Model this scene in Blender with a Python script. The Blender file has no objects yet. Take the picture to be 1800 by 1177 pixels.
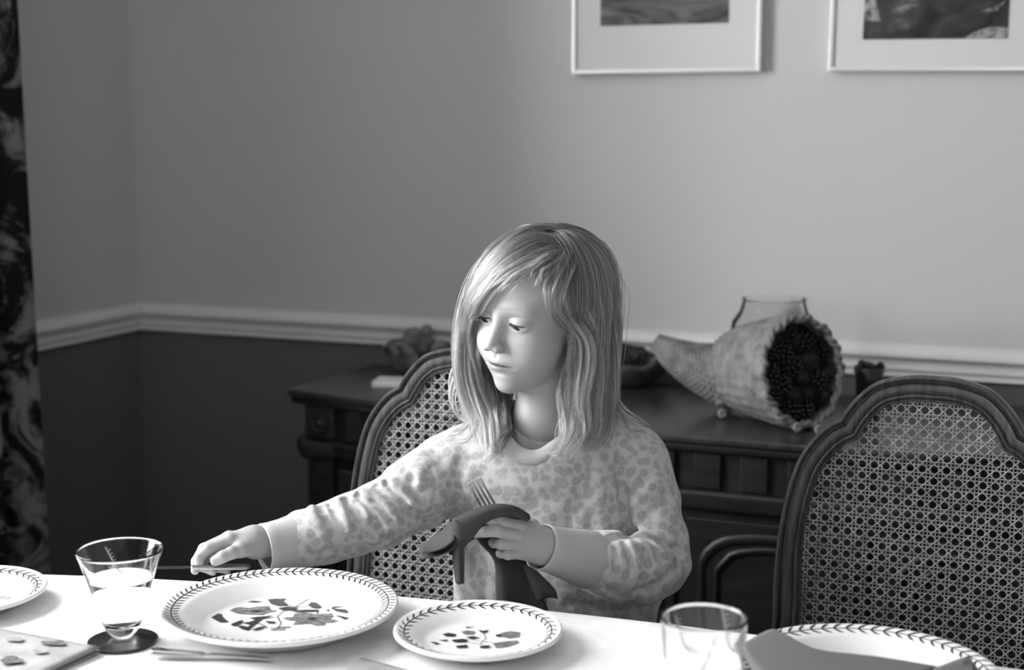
import bpy, bmesh, math, random
import numpy as np
from mathutils import Vector, Matrix

random.seed(4); rng = np.random.default_rng(4)
scene = bpy.context.scene
COL = scene.collection
R_ = math.radians

# ------------------------------------------------------------------ camera
FPX, PITCH, YAW, CAMH = 2560.0, R_(8.2), R_(22.0), 1.315
cam_d = bpy.data.cameras.new('camera'); cam = bpy.data.objects.new('camera', cam_d); COL.objects.link(cam)
scene.camera = cam
cam_d.sensor_width = 36.0; cam_d.lens = 36.0 * FPX / 1800.0
cam_d.clip_start = 0.02
cam.location = (0, 0, CAMH)
cam.rotation_euler = (math.pi/2 - PITCH, 0, YAW)
cam_d.dof.use_dof = True; cam_d.dof.focus_distance = 1.83; cam_d.dof.aperture_fstop = 3.6
Fv = np.array([-math.sin(YAW)*math.cos(PITCH), math.cos(YAW)*math.cos(PITCH), -math.sin(PITCH)])
Rv = np.array([math.cos(YAW), math.sin(YAW), 0.0]); Uv = np.cross(Rv, Fv); C0 = np.array([0, 0, CAMH])
def ray(u, v): return Fv + Rv*(u-900)/FPX + Uv*(588.5-v)/FPX
def W(u, v, d): return C0 + d*ray(u, v)                       # point at depth d
def onplane(u, v, ax, val):
    r = ray(u, v); return C0 + r*((val-C0[ax])/r[ax])
def onpl(u, v, p0, n):
    r = ray(u, v); return C0 + r*(np.dot(np.array(p0)-C0, n)/np.dot(r, n))

# ------------------------------------------------------------------ world, lights, exposure
world = bpy.data.worlds.new('sky'); scene.world = world; world.use_nodes = True
bg = world.node_tree.nodes['Background']; bg.inputs[0].default_value = (0.9, 0.9, 0.9, 1); bg.inputs[1].default_value = 1.0
scene.cycles.sample_clamp_indirect = 4.0
vs = scene.view_settings
vs.view_transform = 'Standard'; vs.look = 'None'; vs.exposure = 0.5; vs.gamma = 1.0; vs.use_curve_mapping = False

WX0, WX1, WY0, WY1, ZC = -2.145, 2.3, -2.4, 2.9, 2.5           # room: left, right, front, back, ceiling
WIN = (0.35, 2.0, 1.0, 2.3)                                   # window opening in the left wall: y0, y1, z0, z1
def area(name, loc, rot, sx, sy, power):
    l = bpy.data.lights.new(name, 'AREA'); l.shape = 'RECTANGLE'; l.size = sx; l.size_y = sy; l.energy = power
    o = bpy.data.objects.new(name, l); COL.objects.link(o); o.location = loc; o.rotation_euler = rot; return o
area('daylight_at_left_window', (WX0-0.14, (WIN[0]+WIN[1])/2, (WIN[2]+WIN[3])/2), (0, R_(-90), 0), WIN[3]-WIN[2], WIN[1]-WIN[0], 118)
area('fill_light_behind_camera', (0.6, WY0-0.10, 1.5), (R_(90), 0, 0), 1.6, 1.2, 14)  # fill lamp added behind the camera, shining through an unseen front opening

# ------------------------------------------------------------------ helpers
def lin(s):
    s = s/255.0
    return s/12.92 if s <= 0.04045 else ((s+0.055)/1.055)**2.4
class NT:
    def __init__(s, m): s.nt = m.node_tree; s.n = s.nt.nodes; s.l = s.nt.links
    def new(s, t, **kw):
        x = s.n.new(t)
        for k, v in kw.items():
            if k[0] == 'i' and k[1:].isdigit(): x.inputs[int(k[1:])].default_value = v
            else: setattr(x, k, v)
        return x
    def link(s, a, b): s.l.new(a, b)
def mat(name, g, rough=0.6, spec=0.4, metal=0.0, bump=None, mottle=None, coords='Object', **kw):
    """grey principled material; bump=(scale, strength, distance), mottle=(scale, amount[, stretch])"""
    m = bpy.data.materials.new(name); m.use_nodes = True
    t = NT(m); p = t.n['Principled BSDF']
    p.inputs['Base Color'].default_value = (g, g, g, 1); p.inputs['Roughness'].default_value = rough
    p.inputs['Specular IOR Level'].default_value = spec; p.inputs['Metallic'].default_value = metal
    for k, v in kw.items(): p.inputs[k].default_value = v
    tc = t.new('ShaderNodeTexCoord')
    if mottle:
        mp = t.new('ShaderNodeMapping'); t.link(tc.outputs[coords], mp.inputs[0])
        if len(mottle) > 2: mp.inputs['Scale'].default_value = mottle[2]
        nz = t.new('ShaderNodeTexNoise'); nz.inputs['Scale'].default_value = mottle[0]; nz.inputs['Detail'].default_value = 5
        t.link(mp.outputs[0], nz.inputs['Vector'])
        mr = t.new('ShaderNodeMapRange'); t.link(nz.outputs[0], mr.inputs[0])
        mr.inputs[1].default_value = 0.3; mr.inputs[2].default_value = 0.7
        mr.inputs[3].default_value = g*(1-mottle[1]); mr.inputs[4].default_value = g*(1+mottle[1])
        cb = t.new('ShaderNodeCombineColor')
        for i in range(3): t.link(mr.outputs[0], cb.inputs[i])
        t.link(cb.outputs[0], p.inputs['Base Color'])
    if bump:
        nz = t.new('ShaderNodeTexNoise'); nz.inputs['Scale'].default_value = bump[0]; nz.inputs['Detail'].default_value = 3
        t.link(tc.outputs[coords], nz.inputs['Vector'])
        b = t.new('ShaderNodeBump'); b.inputs['Strength'].default_value = bump[1]; b.inputs['Distance'].default_value = bump[2]
        t.link(nz.outputs[0], b.inputs['Height']); t.link(b.outputs[0], p.inputs['Normal'])
    return m
def mesh(name, verts, faces, m=None, parent=None, smooth=True):
    me = bpy.data.meshes.new(name)
    verts = np.asarray(verts, dtype=np.float32).reshape(-1, 3)
    if isinstance(faces, np.ndarray):
        k = faces.shape[1]; me.vertices.add(len(verts)); me.vertices.foreach_set('co', verts.ravel())
        me.loops.add(faces.size); me.loops.foreach_set('vertex_index', faces.astype(np.int32).ravel())
        me.polygons.add(len(faces)); me.polygons.foreach_set('loop_start', np.arange(0, faces.size, k, dtype=np.int32))
        me.update(calc_edges=True); me.validate()
    else:
        me.from_pydata([tuple(v) for v in verts.tolist()], [], faces); me.validate()
    o = bpy.data.objects.new(name, me); COL.objects.link(o)
    if m: me.materials.append(m)
    if smooth: me.polygons.foreach_set('use_smooth', np.ones(len(me.polygons), dtype=bool))
    me.update()
    if parent: o.parent = parent
    return o
class MB:
    """collects shapes, links them as one mesh"""
    def __init__(s): s.v = []; s.f = []
    def add(s, vs, fs):
        b = len(s.v); s.v += [tuple(map(float, x)) for x in vs]; s.f += [tuple(b+i for i in f) for f in fs]; return s
    def box(s, a, b, M=None):
        x0, y0, z0 = a; x1, y1, z1 = b
        v = [(x0,y0,z0),(x1,y0,z0),(x1,y1,z0),(x0,y1,z0),(x0,y0,z1),(x1,y0,z1),(x1,y1,z1),(x0,y1,z1)]
        if M is not None: v = [tuple(M @ Vector(p)) for p in v]
        return s.add(v, [(3,2,1,0),(4,5,6,7),(0,1,5,4),(1,2,6,5),(2,3,7,6),(3,0,4,7)])
    def lathe(s, prof, n=48, c=(0,0,0), close=False):
        vs, fs = [], []
        for r, z in prof:
            for k in range(n):
                a = 2*math.pi*k/n; vs.append((c[0]+r*math.cos(a), c[1]+r*math.sin(a), c[2]+z))
        m_ = len(prof); rng_ = range(m_ if close else m_-1)
        for i in rng_:
            j = (i+1) % m_
            for k in range(n):
                l = (k+1) % n; fs.append((i*n+k, i*n+l, j*n+l, j*n+k))
        if not close:
            if prof[0][0] > 1e-5: fs.append(tuple(range(n))[::-1])
            if prof[-1][0] > 1e-5: fs.append(tuple((m_-1)*n+k for k in range(n)))
        return s.add(vs, fs)
    def tube(s, pts, rad, n=8, cap=True, flat=1.0, up=None):
        pts = [np.array(p, float) for p in pts]; m_ = len(pts)
        rad = rad if hasattr(rad, '__len__') else [rad]*m_
        vs, fs = [], []; prev = None
        for i, p in enumerate(pts):
            t = pts[min(i+1, m_-1)] - pts[max(i-1, 0)]; t = t/(np.linalg.norm(t)+1e-12)
            if prev is None:
                a = np.array(up if up is not None else ((0,0,1) if abs(t[2]) < .9 else (1,0,0)), float)
            else: a = prev
            nrm = a - t*np.dot(a, t); nrm /= np.linalg.norm(nrm)+1e-12; prev = nrm
            bn = np.cross(t, nrm)
            for k in range(n):
                g = 2*math.pi*k/n; vs.append(p + rad[i]*(math.cos(g)*nrm*flat + math.sin(g)*bn))
        for i in range(m_-1):
            for k in range(n):
                l = (k+1) % n; fs.append((i*n+k, i*n+l, (i+1)*n+l, (i+1)*n+k))
        if cap: fs += [tuple(range(n))[::-1], tuple((m_-1)*n+k for k in range(n))]
        return s.add(vs, fs)
    def grid(s, P, closeu=False, closev=False):
        P = np.asarray(P, float); a, b = P.shape[:2]
        fs = []
        for i in range(a if closeu else a-1):
            for j in range(b if closev else b-1):
                i2, j2 = (i+1) % a, (j+1) % b
                fs.append((i*b+j, i2*b+j, i2*b+j2, i*b+j2))
        return s.add(P.reshape(-1, 3), fs)
    def build(s, name, m, parent=None, smooth=False, bevel=0, seg=2, auto=None):
        o = mesh(name, s.v, s.f, m, parent, smooth)
        if bevel:
            md = o.modifiers.new('bevel', 'BEVEL'); md.width = bevel; md.segments = seg; md.limit_method = 'ANGLE'; md.angle_limit = R_(40)
            o.data.polygons.foreach_set('use_smooth', np.ones(len(o.data.polygons), dtype=bool)); o.data.update()
            wn = o.modifiers.new('wn', 'WEIGHTED_NORMAL')
        return o
def smooth_poly(pts, n, closed=False):
    """Catmull-Rom through pts, n samples per span"""
    P = [np.array(p, float) for p in pts]; out = []; m_ = len(P)
    for i in range(m_ if closed else m_-1):
        if closed: a, b, c, d = P[i-1], P[i], P[(i+1) % m_], P[(i+2) % m_]
        else: a, b, c, d = P[max(i-1,0)], P[i], P[i+1], P[min(i+2,m_-1)]
        for k in range(n):
            t = k/n
            out.append(0.5*((2*b)+(-a+c)*t+(2*a-5*b+4*c-d)*t*t+(-a+3*b-3*c+d)*t**3))
    if not closed: out.append(P[-1])
    return out
def resample(pts, n):
    P = np.array(pts, float); s = np.r_[0, np.cumsum(np.linalg.norm(np.diff(P, axis=0), axis=1))]
    q = np.linspace(0, s[-1], n); return np.stack([np.interp(q, s, P[:, i]) for i in range(P.shape[1])], 1)
def thing(name, label, cat, loc=(0,0,0), rz=0, group=None):
    o = bpy.data.objects.new(name, None); COL.objects.link(o); o.empty_display_size = .05
    o.location = loc; o.rotation_euler = (0,0,rz); return tag(o, label, cat, group)
def tag(o, label, cat, group=None):
    o['label'] = label; o['category'] = cat
    if group: o['group'] = group
    return o
def struct(o): o['kind'] = 'structure'; return o
def stuff(o): o['kind'] = 'stuff'; return o
def copy_tree(o, parent=None):
    c = o.copy(); COL.objects.link(c)
    if parent: c.parent = parent
    for ch in list(o.children): copy_tree(ch, c)
    return c
def rot2(a): return np.array([[math.cos(a), -math.sin(a)], [math.sin(a), math.cos(a)]])

# ------------------------------------------------------------------ materials
M_wall = mat('wall_paint_light', 0.47, 0.85, 0.2, bump=(300, 0.28, 0.002))
M_walld = mat('wall_paint_dark', 0.115, 0.85, 0.2, bump=(300, 0.28, 0.002))
M_trim = mat('trim_paint', 0.62, 0.45, 0.4)
M_ceil = mat('ceiling_paint', 0.62, 0.9, 0.2)
M_floor = mat('floor_wood', 0.05, 0.5, 0.4, mottle=(3, .3, (1, 12, 1)))
M_cloth = mat('tablecloth_linen', 0.86, 0.85, 0.15, bump=(420, 0.3, 0.0008))
M_ceramic = mat('glazed_ceramic', 0.80, 0.12, 0.5)
M_ink = mat('printed_ink_dark', 0.025, 0.25, 0.5)
M_ink2 = mat('printed_ink_mid', 0.16, 0.25, 0.5, mottle=(160, .5))
M_ink3 = mat('printed_ink_light', 0.33, 0.25, 0.5, mottle=(160, .35))
M_wood = mat('walnut_dark', 0.034, 0.36, 0.5, mottle=(14, .6, (1, 1, 8)))
M_woodc = mat('chair_fruitwood', 0.068, 0.33, 0.5, mottle=(22, .45, (9, 1, 1)), bump=(260, .15, .0006))
M_side = mat('sideboard_walnut', 0.009, 0.42, 0.45, mottle=(10, .5, (1, 1, 7)))
M_sidetop = mat('sideboard_top_walnut_sheen', 0.028, 0.28, 0.5, mottle=(8, .4, (8, 1, 1)))  # base colour lightened to carry the sheen of the reflected wall
M_cane = mat('cane_strands', 0.30, 0.42, 0.5, mottle=(60, .35))
M_steel = mat('polished_steel', 0.42, 0.16, 0.5, metal=1.0)
M_napkin = mat('napkin_grey_cotton', 0.14, 0.9, 0.15, bump=(900, .25, .0005))
M_chrome = mat('frame_silver_metal', 0.80, 0.3, 0.5, metal=0.6)
M_mat = mat('picture_mat_board', 0.60, 0.9, 0.1)
M_wicker = mat('wicker_straw', 0.17, 0.7, 0.3, mottle=(45, .35))
M_black = mat('near_black', 0.010, 0.45, 0.4)

def thin_glass(name, edge=.25, tint=.97, rough=0.02):
    m = bpy.data.materials.new(name); m.use_nodes = True; t = NT(m)
    t.n.remove(t.n['Principled BSDF']); out = t.n['Material Output']
    tr = t.new('ShaderNodeBsdfTransparent'); tr.inputs[0].default_value = (tint, tint, tint, 1)
    gl = t.new('ShaderNodeBsdfGlossy'); gl.inputs['Roughness'].default_value = rough; gl.inputs[0].default_value = (1,1,1,1)
    lw = t.new('ShaderNodeLayerWeight'); lw.inputs[0].default_value = edge
    mx = t.new('ShaderNodeMixShader'); t.link(lw.outputs['Fresnel'], mx.inputs[0]); t.link(tr.outputs[0], mx.inputs[1]); t.link(gl.outputs[0], mx.inputs[2])
    t.link(mx.outputs[0], out.inputs[0]); return m
M_pane = thin_glass('window_pane_glass', .15)
M_glass = thin_glass('drinking_glass_clear', .12, .97)
M_vase = thin_glass('vase_glass', .10, .97)

# ------------------------------------------------------------------ room shell
def wall_grid_quad(name, p, m, th, normal_in):
    pass
def slab(name, a, b, m): return struct(MB().box(a, b).build(name, m))
RZ0, RZ1 = 0.826, 0.888                                         # chair rail bottom and top
# each wall: dark lower part and light upper part are two meshes (two paints)
slab('wall_back', (WX0-.1, WY1, RZ0+.03), (WX1+.1, WY1+.1, ZC), M_wall)
o = slab('wall_back_lower', (WX0-.1, WY1, 0), (WX1+.1, WY1+.1, RZ0+.03), M_walld)
y0, y1, z0, z1 = WIN
b = MB(); b.box((WX0-.12, WY0-.1, z1), (WX0, WY1, ZC)); b.box((WX0-.12, WY0-.1, RZ0+.03), (WX0, y0, z1)); b.box((WX0-.12, y1, RZ0+.03), (WX0, WY1, z1))
struct(b.build('wall_left', M_wall))
b = MB(); b.box((WX0-.12, WY0-.1, 0), (WX0, y0, RZ0+.03)); b.box((WX0-.12, y1, 0), (WX0, WY1, RZ0+.03)); b.box((WX0-.12, y0, 0), (WX0, y1, z0))
struct(b.build('wall_left_lower', M_walld))
slab('wall_right', (WX1, WY0-.1, 0), (WX1+.1, WY1, ZC), M_wall)
b = MB(); b.box((WX0, WY0-.1, 0), (-0.2, WY0, ZC)); b.box((1.4, WY0-.1, 0), (WX1, WY0, ZC)); b.box((-0.2, WY0-.1, 0), (1.4, WY0, .9)); b.box((-0.2, WY0-.1, 2.1), (1.4, WY0, ZC))
struct(b.build('wall_front', M_wall))
slab('floor', (WX0-.1, WY0-.1, -.1), (WX1+.1, WY1+.1, 0), M_floor)
slab('ceiling', (WX0-.1, WY0-.1, ZC), (WX1+.1, WY1+.1, ZC+.1), M_ceil)
def window(name, axis, a0, a1, z0, z1, w, inward, panes):
    """frame in a wall plane at w; axis 'y' = the left wall, 'x' = the front wall"""
    def P(a, off, z): return (w+off*inward, a, z) if axis == 'y' else (a, w+off*inward, z)
    def bx(mb, a, b_, o0, o1, c, d):
        p, q = P(a, o0, c), P(b_, o1, d); lo = [min(p[i], q[i]) for i in range(3)]; hi = [max(p[i], q[i]) for i in range(3)]; mb.box(lo, hi)
    f = MB()
    bx(f, a0-.06, a0, -.09, .02, z0-.06, z1+.06); bx(f, a1, a1+.06, -.09, .02, z0-.06, z1+.06)
    bx(f, a0, a1, -.09, .02, z1, z1+.06); bx(f, a0, a1, -.09, .05, z0-.04, z0)
    o = struct(f.build(name, M_trim, bevel=.004))
    n = panes
    for i in range(1, n):
        q = MB(); a = a0+(a1-a0)*i/n; bx(q, a-.012, a+.012, -.07, -.045, z0, z1); q.build('muntin', M_trim, o)
    for j in range(1, 3):
        q = MB(); z = z0+(z1-z0)*j/3; bx(q, a0, a1, -.068, -.047, z-.012, z+.012); q.build('muntin', M_trim, o)
    q = MB(); bx(q, a0, a1, -.06, -.056, z0, z1); q.build('pane', M_pane, o)
    return o
window('window_1', 'y', WIN[0], WIN[1], WIN[2], WIN[3], WX0, 1, 3)
window('window_2', 'x', -0.2, 1.4, .9, 2.1, WY0, 1, 3)
def moulding(name, prof, wall):
    """profile of (offset from the wall, z), run along a wall"""
    b = MB(); n = len(prof)
    if wall == 'back': A = [(WX0+o_, WY1-o_, z) for o_, z in prof]; B = [(WX1, WY1-o_, z) for o_, z in prof]
    elif wall == 'left': A = [(WX0+o_, y1_ , z) for o_, z in prof for y1_ in [LY]]; B = [(WX0+o_, WY1-o_, z) for o_, z in prof]
    b.add(A+B, [(i, i+1, n+i+1, n+i) for i in range(n-1)])
    return struct(b.build(name, M_trim, smooth=False))
LY = WIN[1]+.06
def arc(c0, c1, n, bulge):     # bowed segment between two profile points
    out = []
    for i in range(n+1):
        t = i/n; x = c0[0]+(c1[0]-c0[0])*t; z = c0[1]+(c1[1]-c0[1])*t
        k = math.sin(math.pi*t)*bulge; dx, dz = c1[0]-c0[0], c1[1]-c0[1]; L = math.hypot(dx, dz)
        out.append((x-dz/L*k, z+dx/L*k))
    return out
rail = [(0, RZ1+.004), (.010, RZ1+.002)] + arc((.010, RZ1), (.024, RZ1-.016), 6, .004) + [(.024, RZ1-.020), (.012, RZ1-.024)] + arc((.012, RZ1-.025), (.012, RZ1-.044), 6, -.004)[1:] + \
       [(.012, RZ1-.045)] + arc((.012, RZ1-.046), (.012, RZ0+.002), 6, -.008) + [(.006, RZ0), (0, RZ0)]
moulding('trim_1', rail, 'back'); moulding('trim_2', rail, 'left')
base = [(0, .11), (.006, .108), (.012, .095), (.014, .085), (.014, 0)]
moulding('baseboard_back', base, 'back'); moulding('baseboard_left', base, 'left')

# ------------------------------------------------------------------ curtain on the left window
M_curt = mat('curtain_print', 0.2, 0.9, 0.1)
t = NT(M_curt); p = t.n['Principled BSDF']; tc = t.new('ShaderNodeTexCoord')
n1 = t.new('ShaderNodeTexNoise'); n1.inputs['Scale'].default_value = 9; n1.inputs['Detail'].default_value = 6; n1.inputs['Roughness'].default_value = .65; n1.inputs['Distortion'].default_value = 1.2
t.link(tc.outputs['Object'], n1.inputs['Vector'])
cr = t.new('ShaderNodeValToRGB'); t.link(n1.outputs[0], cr.inputs[0])
cr.color_ramp.elements[0].position = .47; cr.color_ramp.elements[0].color = (.010,)*3+(1,)
cr.color_ramp.elements[1].position = .58; cr.color_ramp.elements[1].color = (.17,)*3+(1,)
t.link(cr.outputs[0], p.inputs['Base Color'])
CY = onplane(45, 800, 0, WX0+.17)[1]
b = MB(); prof = []
nfold = 5; wid = .55; n_ = 90
for i in range(n_+1):
    s = i/n_; yy = CY - wid*s
    prof.append((.115+.075*math.cos(2*math.pi*nfold*s)*(1-.3*s)+.012*math.sin(5*s*2*math.pi+1), yy+.012*math.sin(2*math.pi*nfold*s*2)))
G = [[(WX0+.02+px*(.85+.15*(1-zz/2.3)), py+ .03*(zz/2.3)*(1 if k < 0 else 0), zz) for k, (px, py) in enumerate(prof)] for zz in np.linspace(.02, 2.3, 12)]
b.grid(G)
o = thing('curtain', 'patterned dark floor-length curtain at the left edge beside the window', 'curtain', (0,0,0))
c_ = b.build('drape', M_curt, o, smooth=True); sd = c_.modifiers.new('s', 'SOLIDIFY'); sd.thickness = .003
MB().tube([(WX0+.09, CY+.06, 2.32), (WX0+.09, WIN[0]-.5, 2.32)], .014, 12).build('curtain_rod', M_wood, o, smooth=True)

# ------------------------------------------------------------------ framed pictures
def picture(label, x0, x1, zb, h, mat_b, mat_s, kind, tilt=0):
    """x0..x1 outer width on the back wall, zb bottom edge"""
    o = thing('picture_frame', label, 'picture', ((x0+x1)/2, WY1-.001, zb), 0, None); o.rotation_euler = (0, R_(tilt), 0)
    w = (x1-x0)/2; d = .026; fw = .008
    f = MB()
    for (a, c) in (((-w, -d, 0), (-w+fw, 0, h)), ((w-fw, -d, 0), (w, 0, h)), ((-w+fw, -d, 0), (w-fw, 0, fw)), ((-w+fw, -d, h-fw), (w-fw, 0, h))): f.box(a, c)
    f.build('frame', M_chrome, o, bevel=.0012)
    MB().box((-w+fw, -d+.006, fw), (w-fw, -.004, h-fw)).build('mat_board', M_mat, o)
    m = mat('photo_print_'+kind, .1, .5, .3)
    t = NT(m); p = t.n['Principled BSDF']; tc = t.new('ShaderNodeTexCoord'); mp = t.new('ShaderNodeMapping'); t.link(tc.outputs['Object'], mp.inputs[0])
    nz = t.new('ShaderNodeTexNoise'); nz.inputs['Detail'].default_value = 8; nz.inputs['Roughness'].default_value = .62
    cr = t.new('ShaderNodeValToRGB')
    if kind == 'river': mp.inputs['Scale'].default_value = (5, 1, 16); nz.inputs['Scale'].default_value = 1.0; nz.inputs['Distortion'].default_value = 1.5; e = ((.38, .02), (.5, .10), (.64, .20))
    else: mp.inputs['Scale'].default_value = (9, 1, 9); nz.inputs['Scale'].default_value = 1.6; nz.inputs['Distortion'].default_value = .8; e = ((.40, .01), (.58, .05), (.72, .34))
    t.link(mp.outputs[0], nz.inputs['Vector']); t.link(nz.outputs[0], cr.inputs[0])
    cr.color_ramp.elements[0].position = e[0][0]; cr.color_ramp.elements[0].color = (e[0][1],)*3+(1,)
    cr.color_ramp.elements[1].position = e[2][0]; cr.color_ramp.elements[1].color = (e[2][1],)*3+(1,)
    q = cr.color_ramp.elements.new(e[1][0]); q.color = (e[1][1],)*3+(1,)
    t.link(cr.outputs[0], p.inputs['Base Color'])
    MB().box((-w+mat_s[0], -d+.0045, mat_b), (w-mat_s[1], -d+.007, h-.09)).build('photo_print', m, o)
    if kind == 'rocks':   # pale rock, foam and shingle areas of the right-hand photograph
        mr = mat('photo_print_pale', .26, .5, .3, mottle=(60, .9))
        def blob(pts): MB().add([(px, -d+.0042, pz) for px, pz in pts], [tuple(range(len(pts)))]).build('pale_area', mr, o)
        L, Rr, B = -w+mat_s[0], w-mat_s[1], mat_b
        blob([(L, B+.035), (L+.032, B+.034), (L+.02, B+.075), (L+.006, B+.085), (L, B+.085)])
        blob([(Rr-.075, B+.001), (Rr, B+.001), (Rr, B+.018), (Rr-.03, B+.022), (Rr-.06, B+.012)])
        blob([(Rr-.05, B+.048), (Rr-.012, B+.064), (Rr-.004, B+.07), (Rr-.02, B+.05)])
    MB().box((-w+fw, -d+.002, fw), (w-fw, -d+.0035, h-fw)).build('picture_glass', M_pane, o)
    return o
a = onplane(1005, 130, 1, WY1-.026); b_ = onplane(1336, 128, 1, WY1-.026); c = onplane(1056, 46, 1, WY1-.02); d_ = onplane(1281, 46, 1, WY1-.02)
picture('smaller silver-framed river landscape photograph, left of the two wall pictures', a[0], b_[0], a[2], .52, c[2]-a[2], (c[0]-a[0], b_[0]-d_[0]), 'river')
a = onplane(1455, 127, 1, WY1-.026); c = onplane(1516, 71, 1, WY1-.02); e_ = onplane(1770, 71, 1, WY1-.02)
picture('silver-framed dark rocky landscape photograph at the top right corner', a[0], e_[0]+(c[0]-a[0]), a[2], .42, c[2]-a[2], (c[0]-a[0], c[0]-a[0]), 'rocks', tilt=0.7)

# ------------------------------------------------------------------ sideboard
ZS = 0.786
SBp = [onplane(*q, 2, ZS)[:2] for q in ((503, 683), (585, 695), (668, 707), (1151, 760.5), (1416, 781.6))]
yf = SBp[3][1]; xl = SBp[0][0]; yl = SBp[0][1]; xr = 0.10; yb = WY1-.02
sb = thing('sideboard', 'long dark carved walnut sideboard against the back wall behind the girl', 'sideboard', (0,0,0))
top = [(xl+.02, yb), (xl, yl), (SBp[2][0], SBp[2][1]+.0), (SBp[2][0]+.20, yf+.005), (SBp[2][0]+.36, yf), (xr-.40, yf), (xr-.16, SBp[2][1]), (xr, yl), (xr-.02, yb)]
def prism(poly, z0, z1):
    n = len(poly); b = MB(); b.add([(x, y, z0) for x, y in poly]+[(x, y, z1) for x, y in poly], [tuple(range(n)), tuple(range(2*n-1, n-1, -1))]+[(i, n+i, n+(i+1) % n, (i+1) % n) for i in range(n)]); return b
def inset(poly, d):
    cx = sum(p[0] for p in poly)/len(poly); ym = yb
    out = []
    for x, y in poly:
        out.append((x + (d if x < cx-.6 else (-d if x > cx+.6 else 0)), y + (d if y < yb-.01 else 0)))
    return out
prism(top, ZS-.014, ZS).build('top', M_sidetop, sb, bevel=.004)
prism(inset(top, .006), ZS-.030, ZS-.014).build('top_edge', M_side, sb, bevel=.005, seg=3)
body = inset(top, .03)
prism(body, .09, ZS-.030).build('carcass', M_side, sb)
prism(inset(top, .012), ZS-.135, ZS-.098).build('moulding', M_side, sb, bevel=.009, seg=3)
prism(inset(top, .015), .04, .10).build('plinth', M_side, sb, bevel=.008)
# frieze blocks, left corner pilaster with rosette, doors with arched raised panels
def front_y(x):
    P = [p for p in body if p[1] < yb-.01]; return np.interp(x, [p[0] for p in P], [p[1] for p in P])
x = xl+.14
while x < xr-.14:
    y = front_y(x); MB().box((x, y-.010, ZS-.098), (x+.050, y+.02, ZS-.032)).build('frieze_block', M_side, sb, bevel=.004); x += .082
for cx in (xl+.075, SBp[2][0]+.02, xr-.08):
    y = front_y(cx)-.002
    MB().box((cx-.030, y-.014, .1), (cx+.030, y+.05, ZS-.135)).build('pilaster', M_side, sb, bevel=.006)
    MB().box((cx-.034, y-.016, ZS-.098), (cx+.034, y+.05, ZS-.030)).build('capital_block', M_side, sb, bevel=.004)
    MB().box((cx-.044, y-.030, ZS-.140), (cx+.044, y+.05, ZS-.100)).build('capital', M_side, sb, bevel=.012, seg=3)
    rb = MB(); rb.lathe([(0, .006), (.006, .007), (.008, .003), (.014, .003), (.019, .008), (.021, 0)], 20)
    ro = rb.build('rosette', M_side, sb, smooth=True); ro.location = (cx, y-.016, ZS-.066); ro.rotation_euler = (R_(90), 0, 0)
def arched(x0, x1, z0, z1, rise, n=14):
    pts = [(x0, z0), (x1, z0), (x1, z1-rise)]
    cx = (x0+x1)/2; w = (x1-x0)/2
    for i in range(1, n):
        u_ = 1-2*i/n; k = abs(u_)
        pts.append((cx+w*u_*.86 if k < .999 else cx+w*u_, z1-rise*.10-rise*.35*k*k if k > .02 else z1-rise*.10))
    pts.append((x0, z1-rise)); return pts
xs = [SBp[2][0]+.10, SBp[2][0]+.46, -.66, -.32, .0]
pairs = [(xl+.13, SBp[2][0]-.03), (SBp[2][0]+.07, -.985), (-.965, -.665), (-.645, -.330), (-.31, xr-.16)]
for k, (x0, x1) in enumerate(pairs):
    y = max(front_y(x0), front_y(x1)) if k == 0 else min(front_y(x0), front_y(x1))
    y = min(front_y(x0), front_y(x1))
    dr = MB().box((x0, y-.008, .115), (x1, y+.04, ZS-.150)).build('door', M_side, sb, bevel=.003)
    for j, (ins, pr, wd) in enumerate(((.028, .010, .010), (.055, .014, .007))):
        A = arched(x0+ins, x1-ins, .145+ins, ZS-.150-ins*.72, .05)
        loop = [(px, y-.009, pz) for px, pz in A]
        loop = resample(loop+[loop[0]], 60)[:-1]
        q = MB(); N_ = len(loop); cen = loop.mean(0)
        ring = []
        for r_ in range(8):
            g = 2*math.pi*r_/8; dirs = (loop-cen); dirs[:, 1] = 0; dirs /= np.linalg.norm(dirs, axis=1)[:, None]
            P = loop + dirs*(wd*math.cos(g)); P[:, 1] = loop[:, 1]-pr*.6*math.sin(g)*(.7); ring.append(P)
        q.grid(np.array(ring), True, True).build('panel_moulding', M_side, dr, smooth=True)
    hx = x1-.018 if k in (2,) else (x1-.02 if k == 3 else x0+.02)
    q = MB(); q.lathe([(0, .018), (.006, .017), (.009, .011), (.004, .005), (.012, .002), (.013, 0)], 16)
    kn = q.build('door_knob', M_steel if False else M_wood, dr, smooth=True); kn.location = (hx, y-.008, ZS-.37); kn.rotation_euler = (R_(90), 0, 0)

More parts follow.
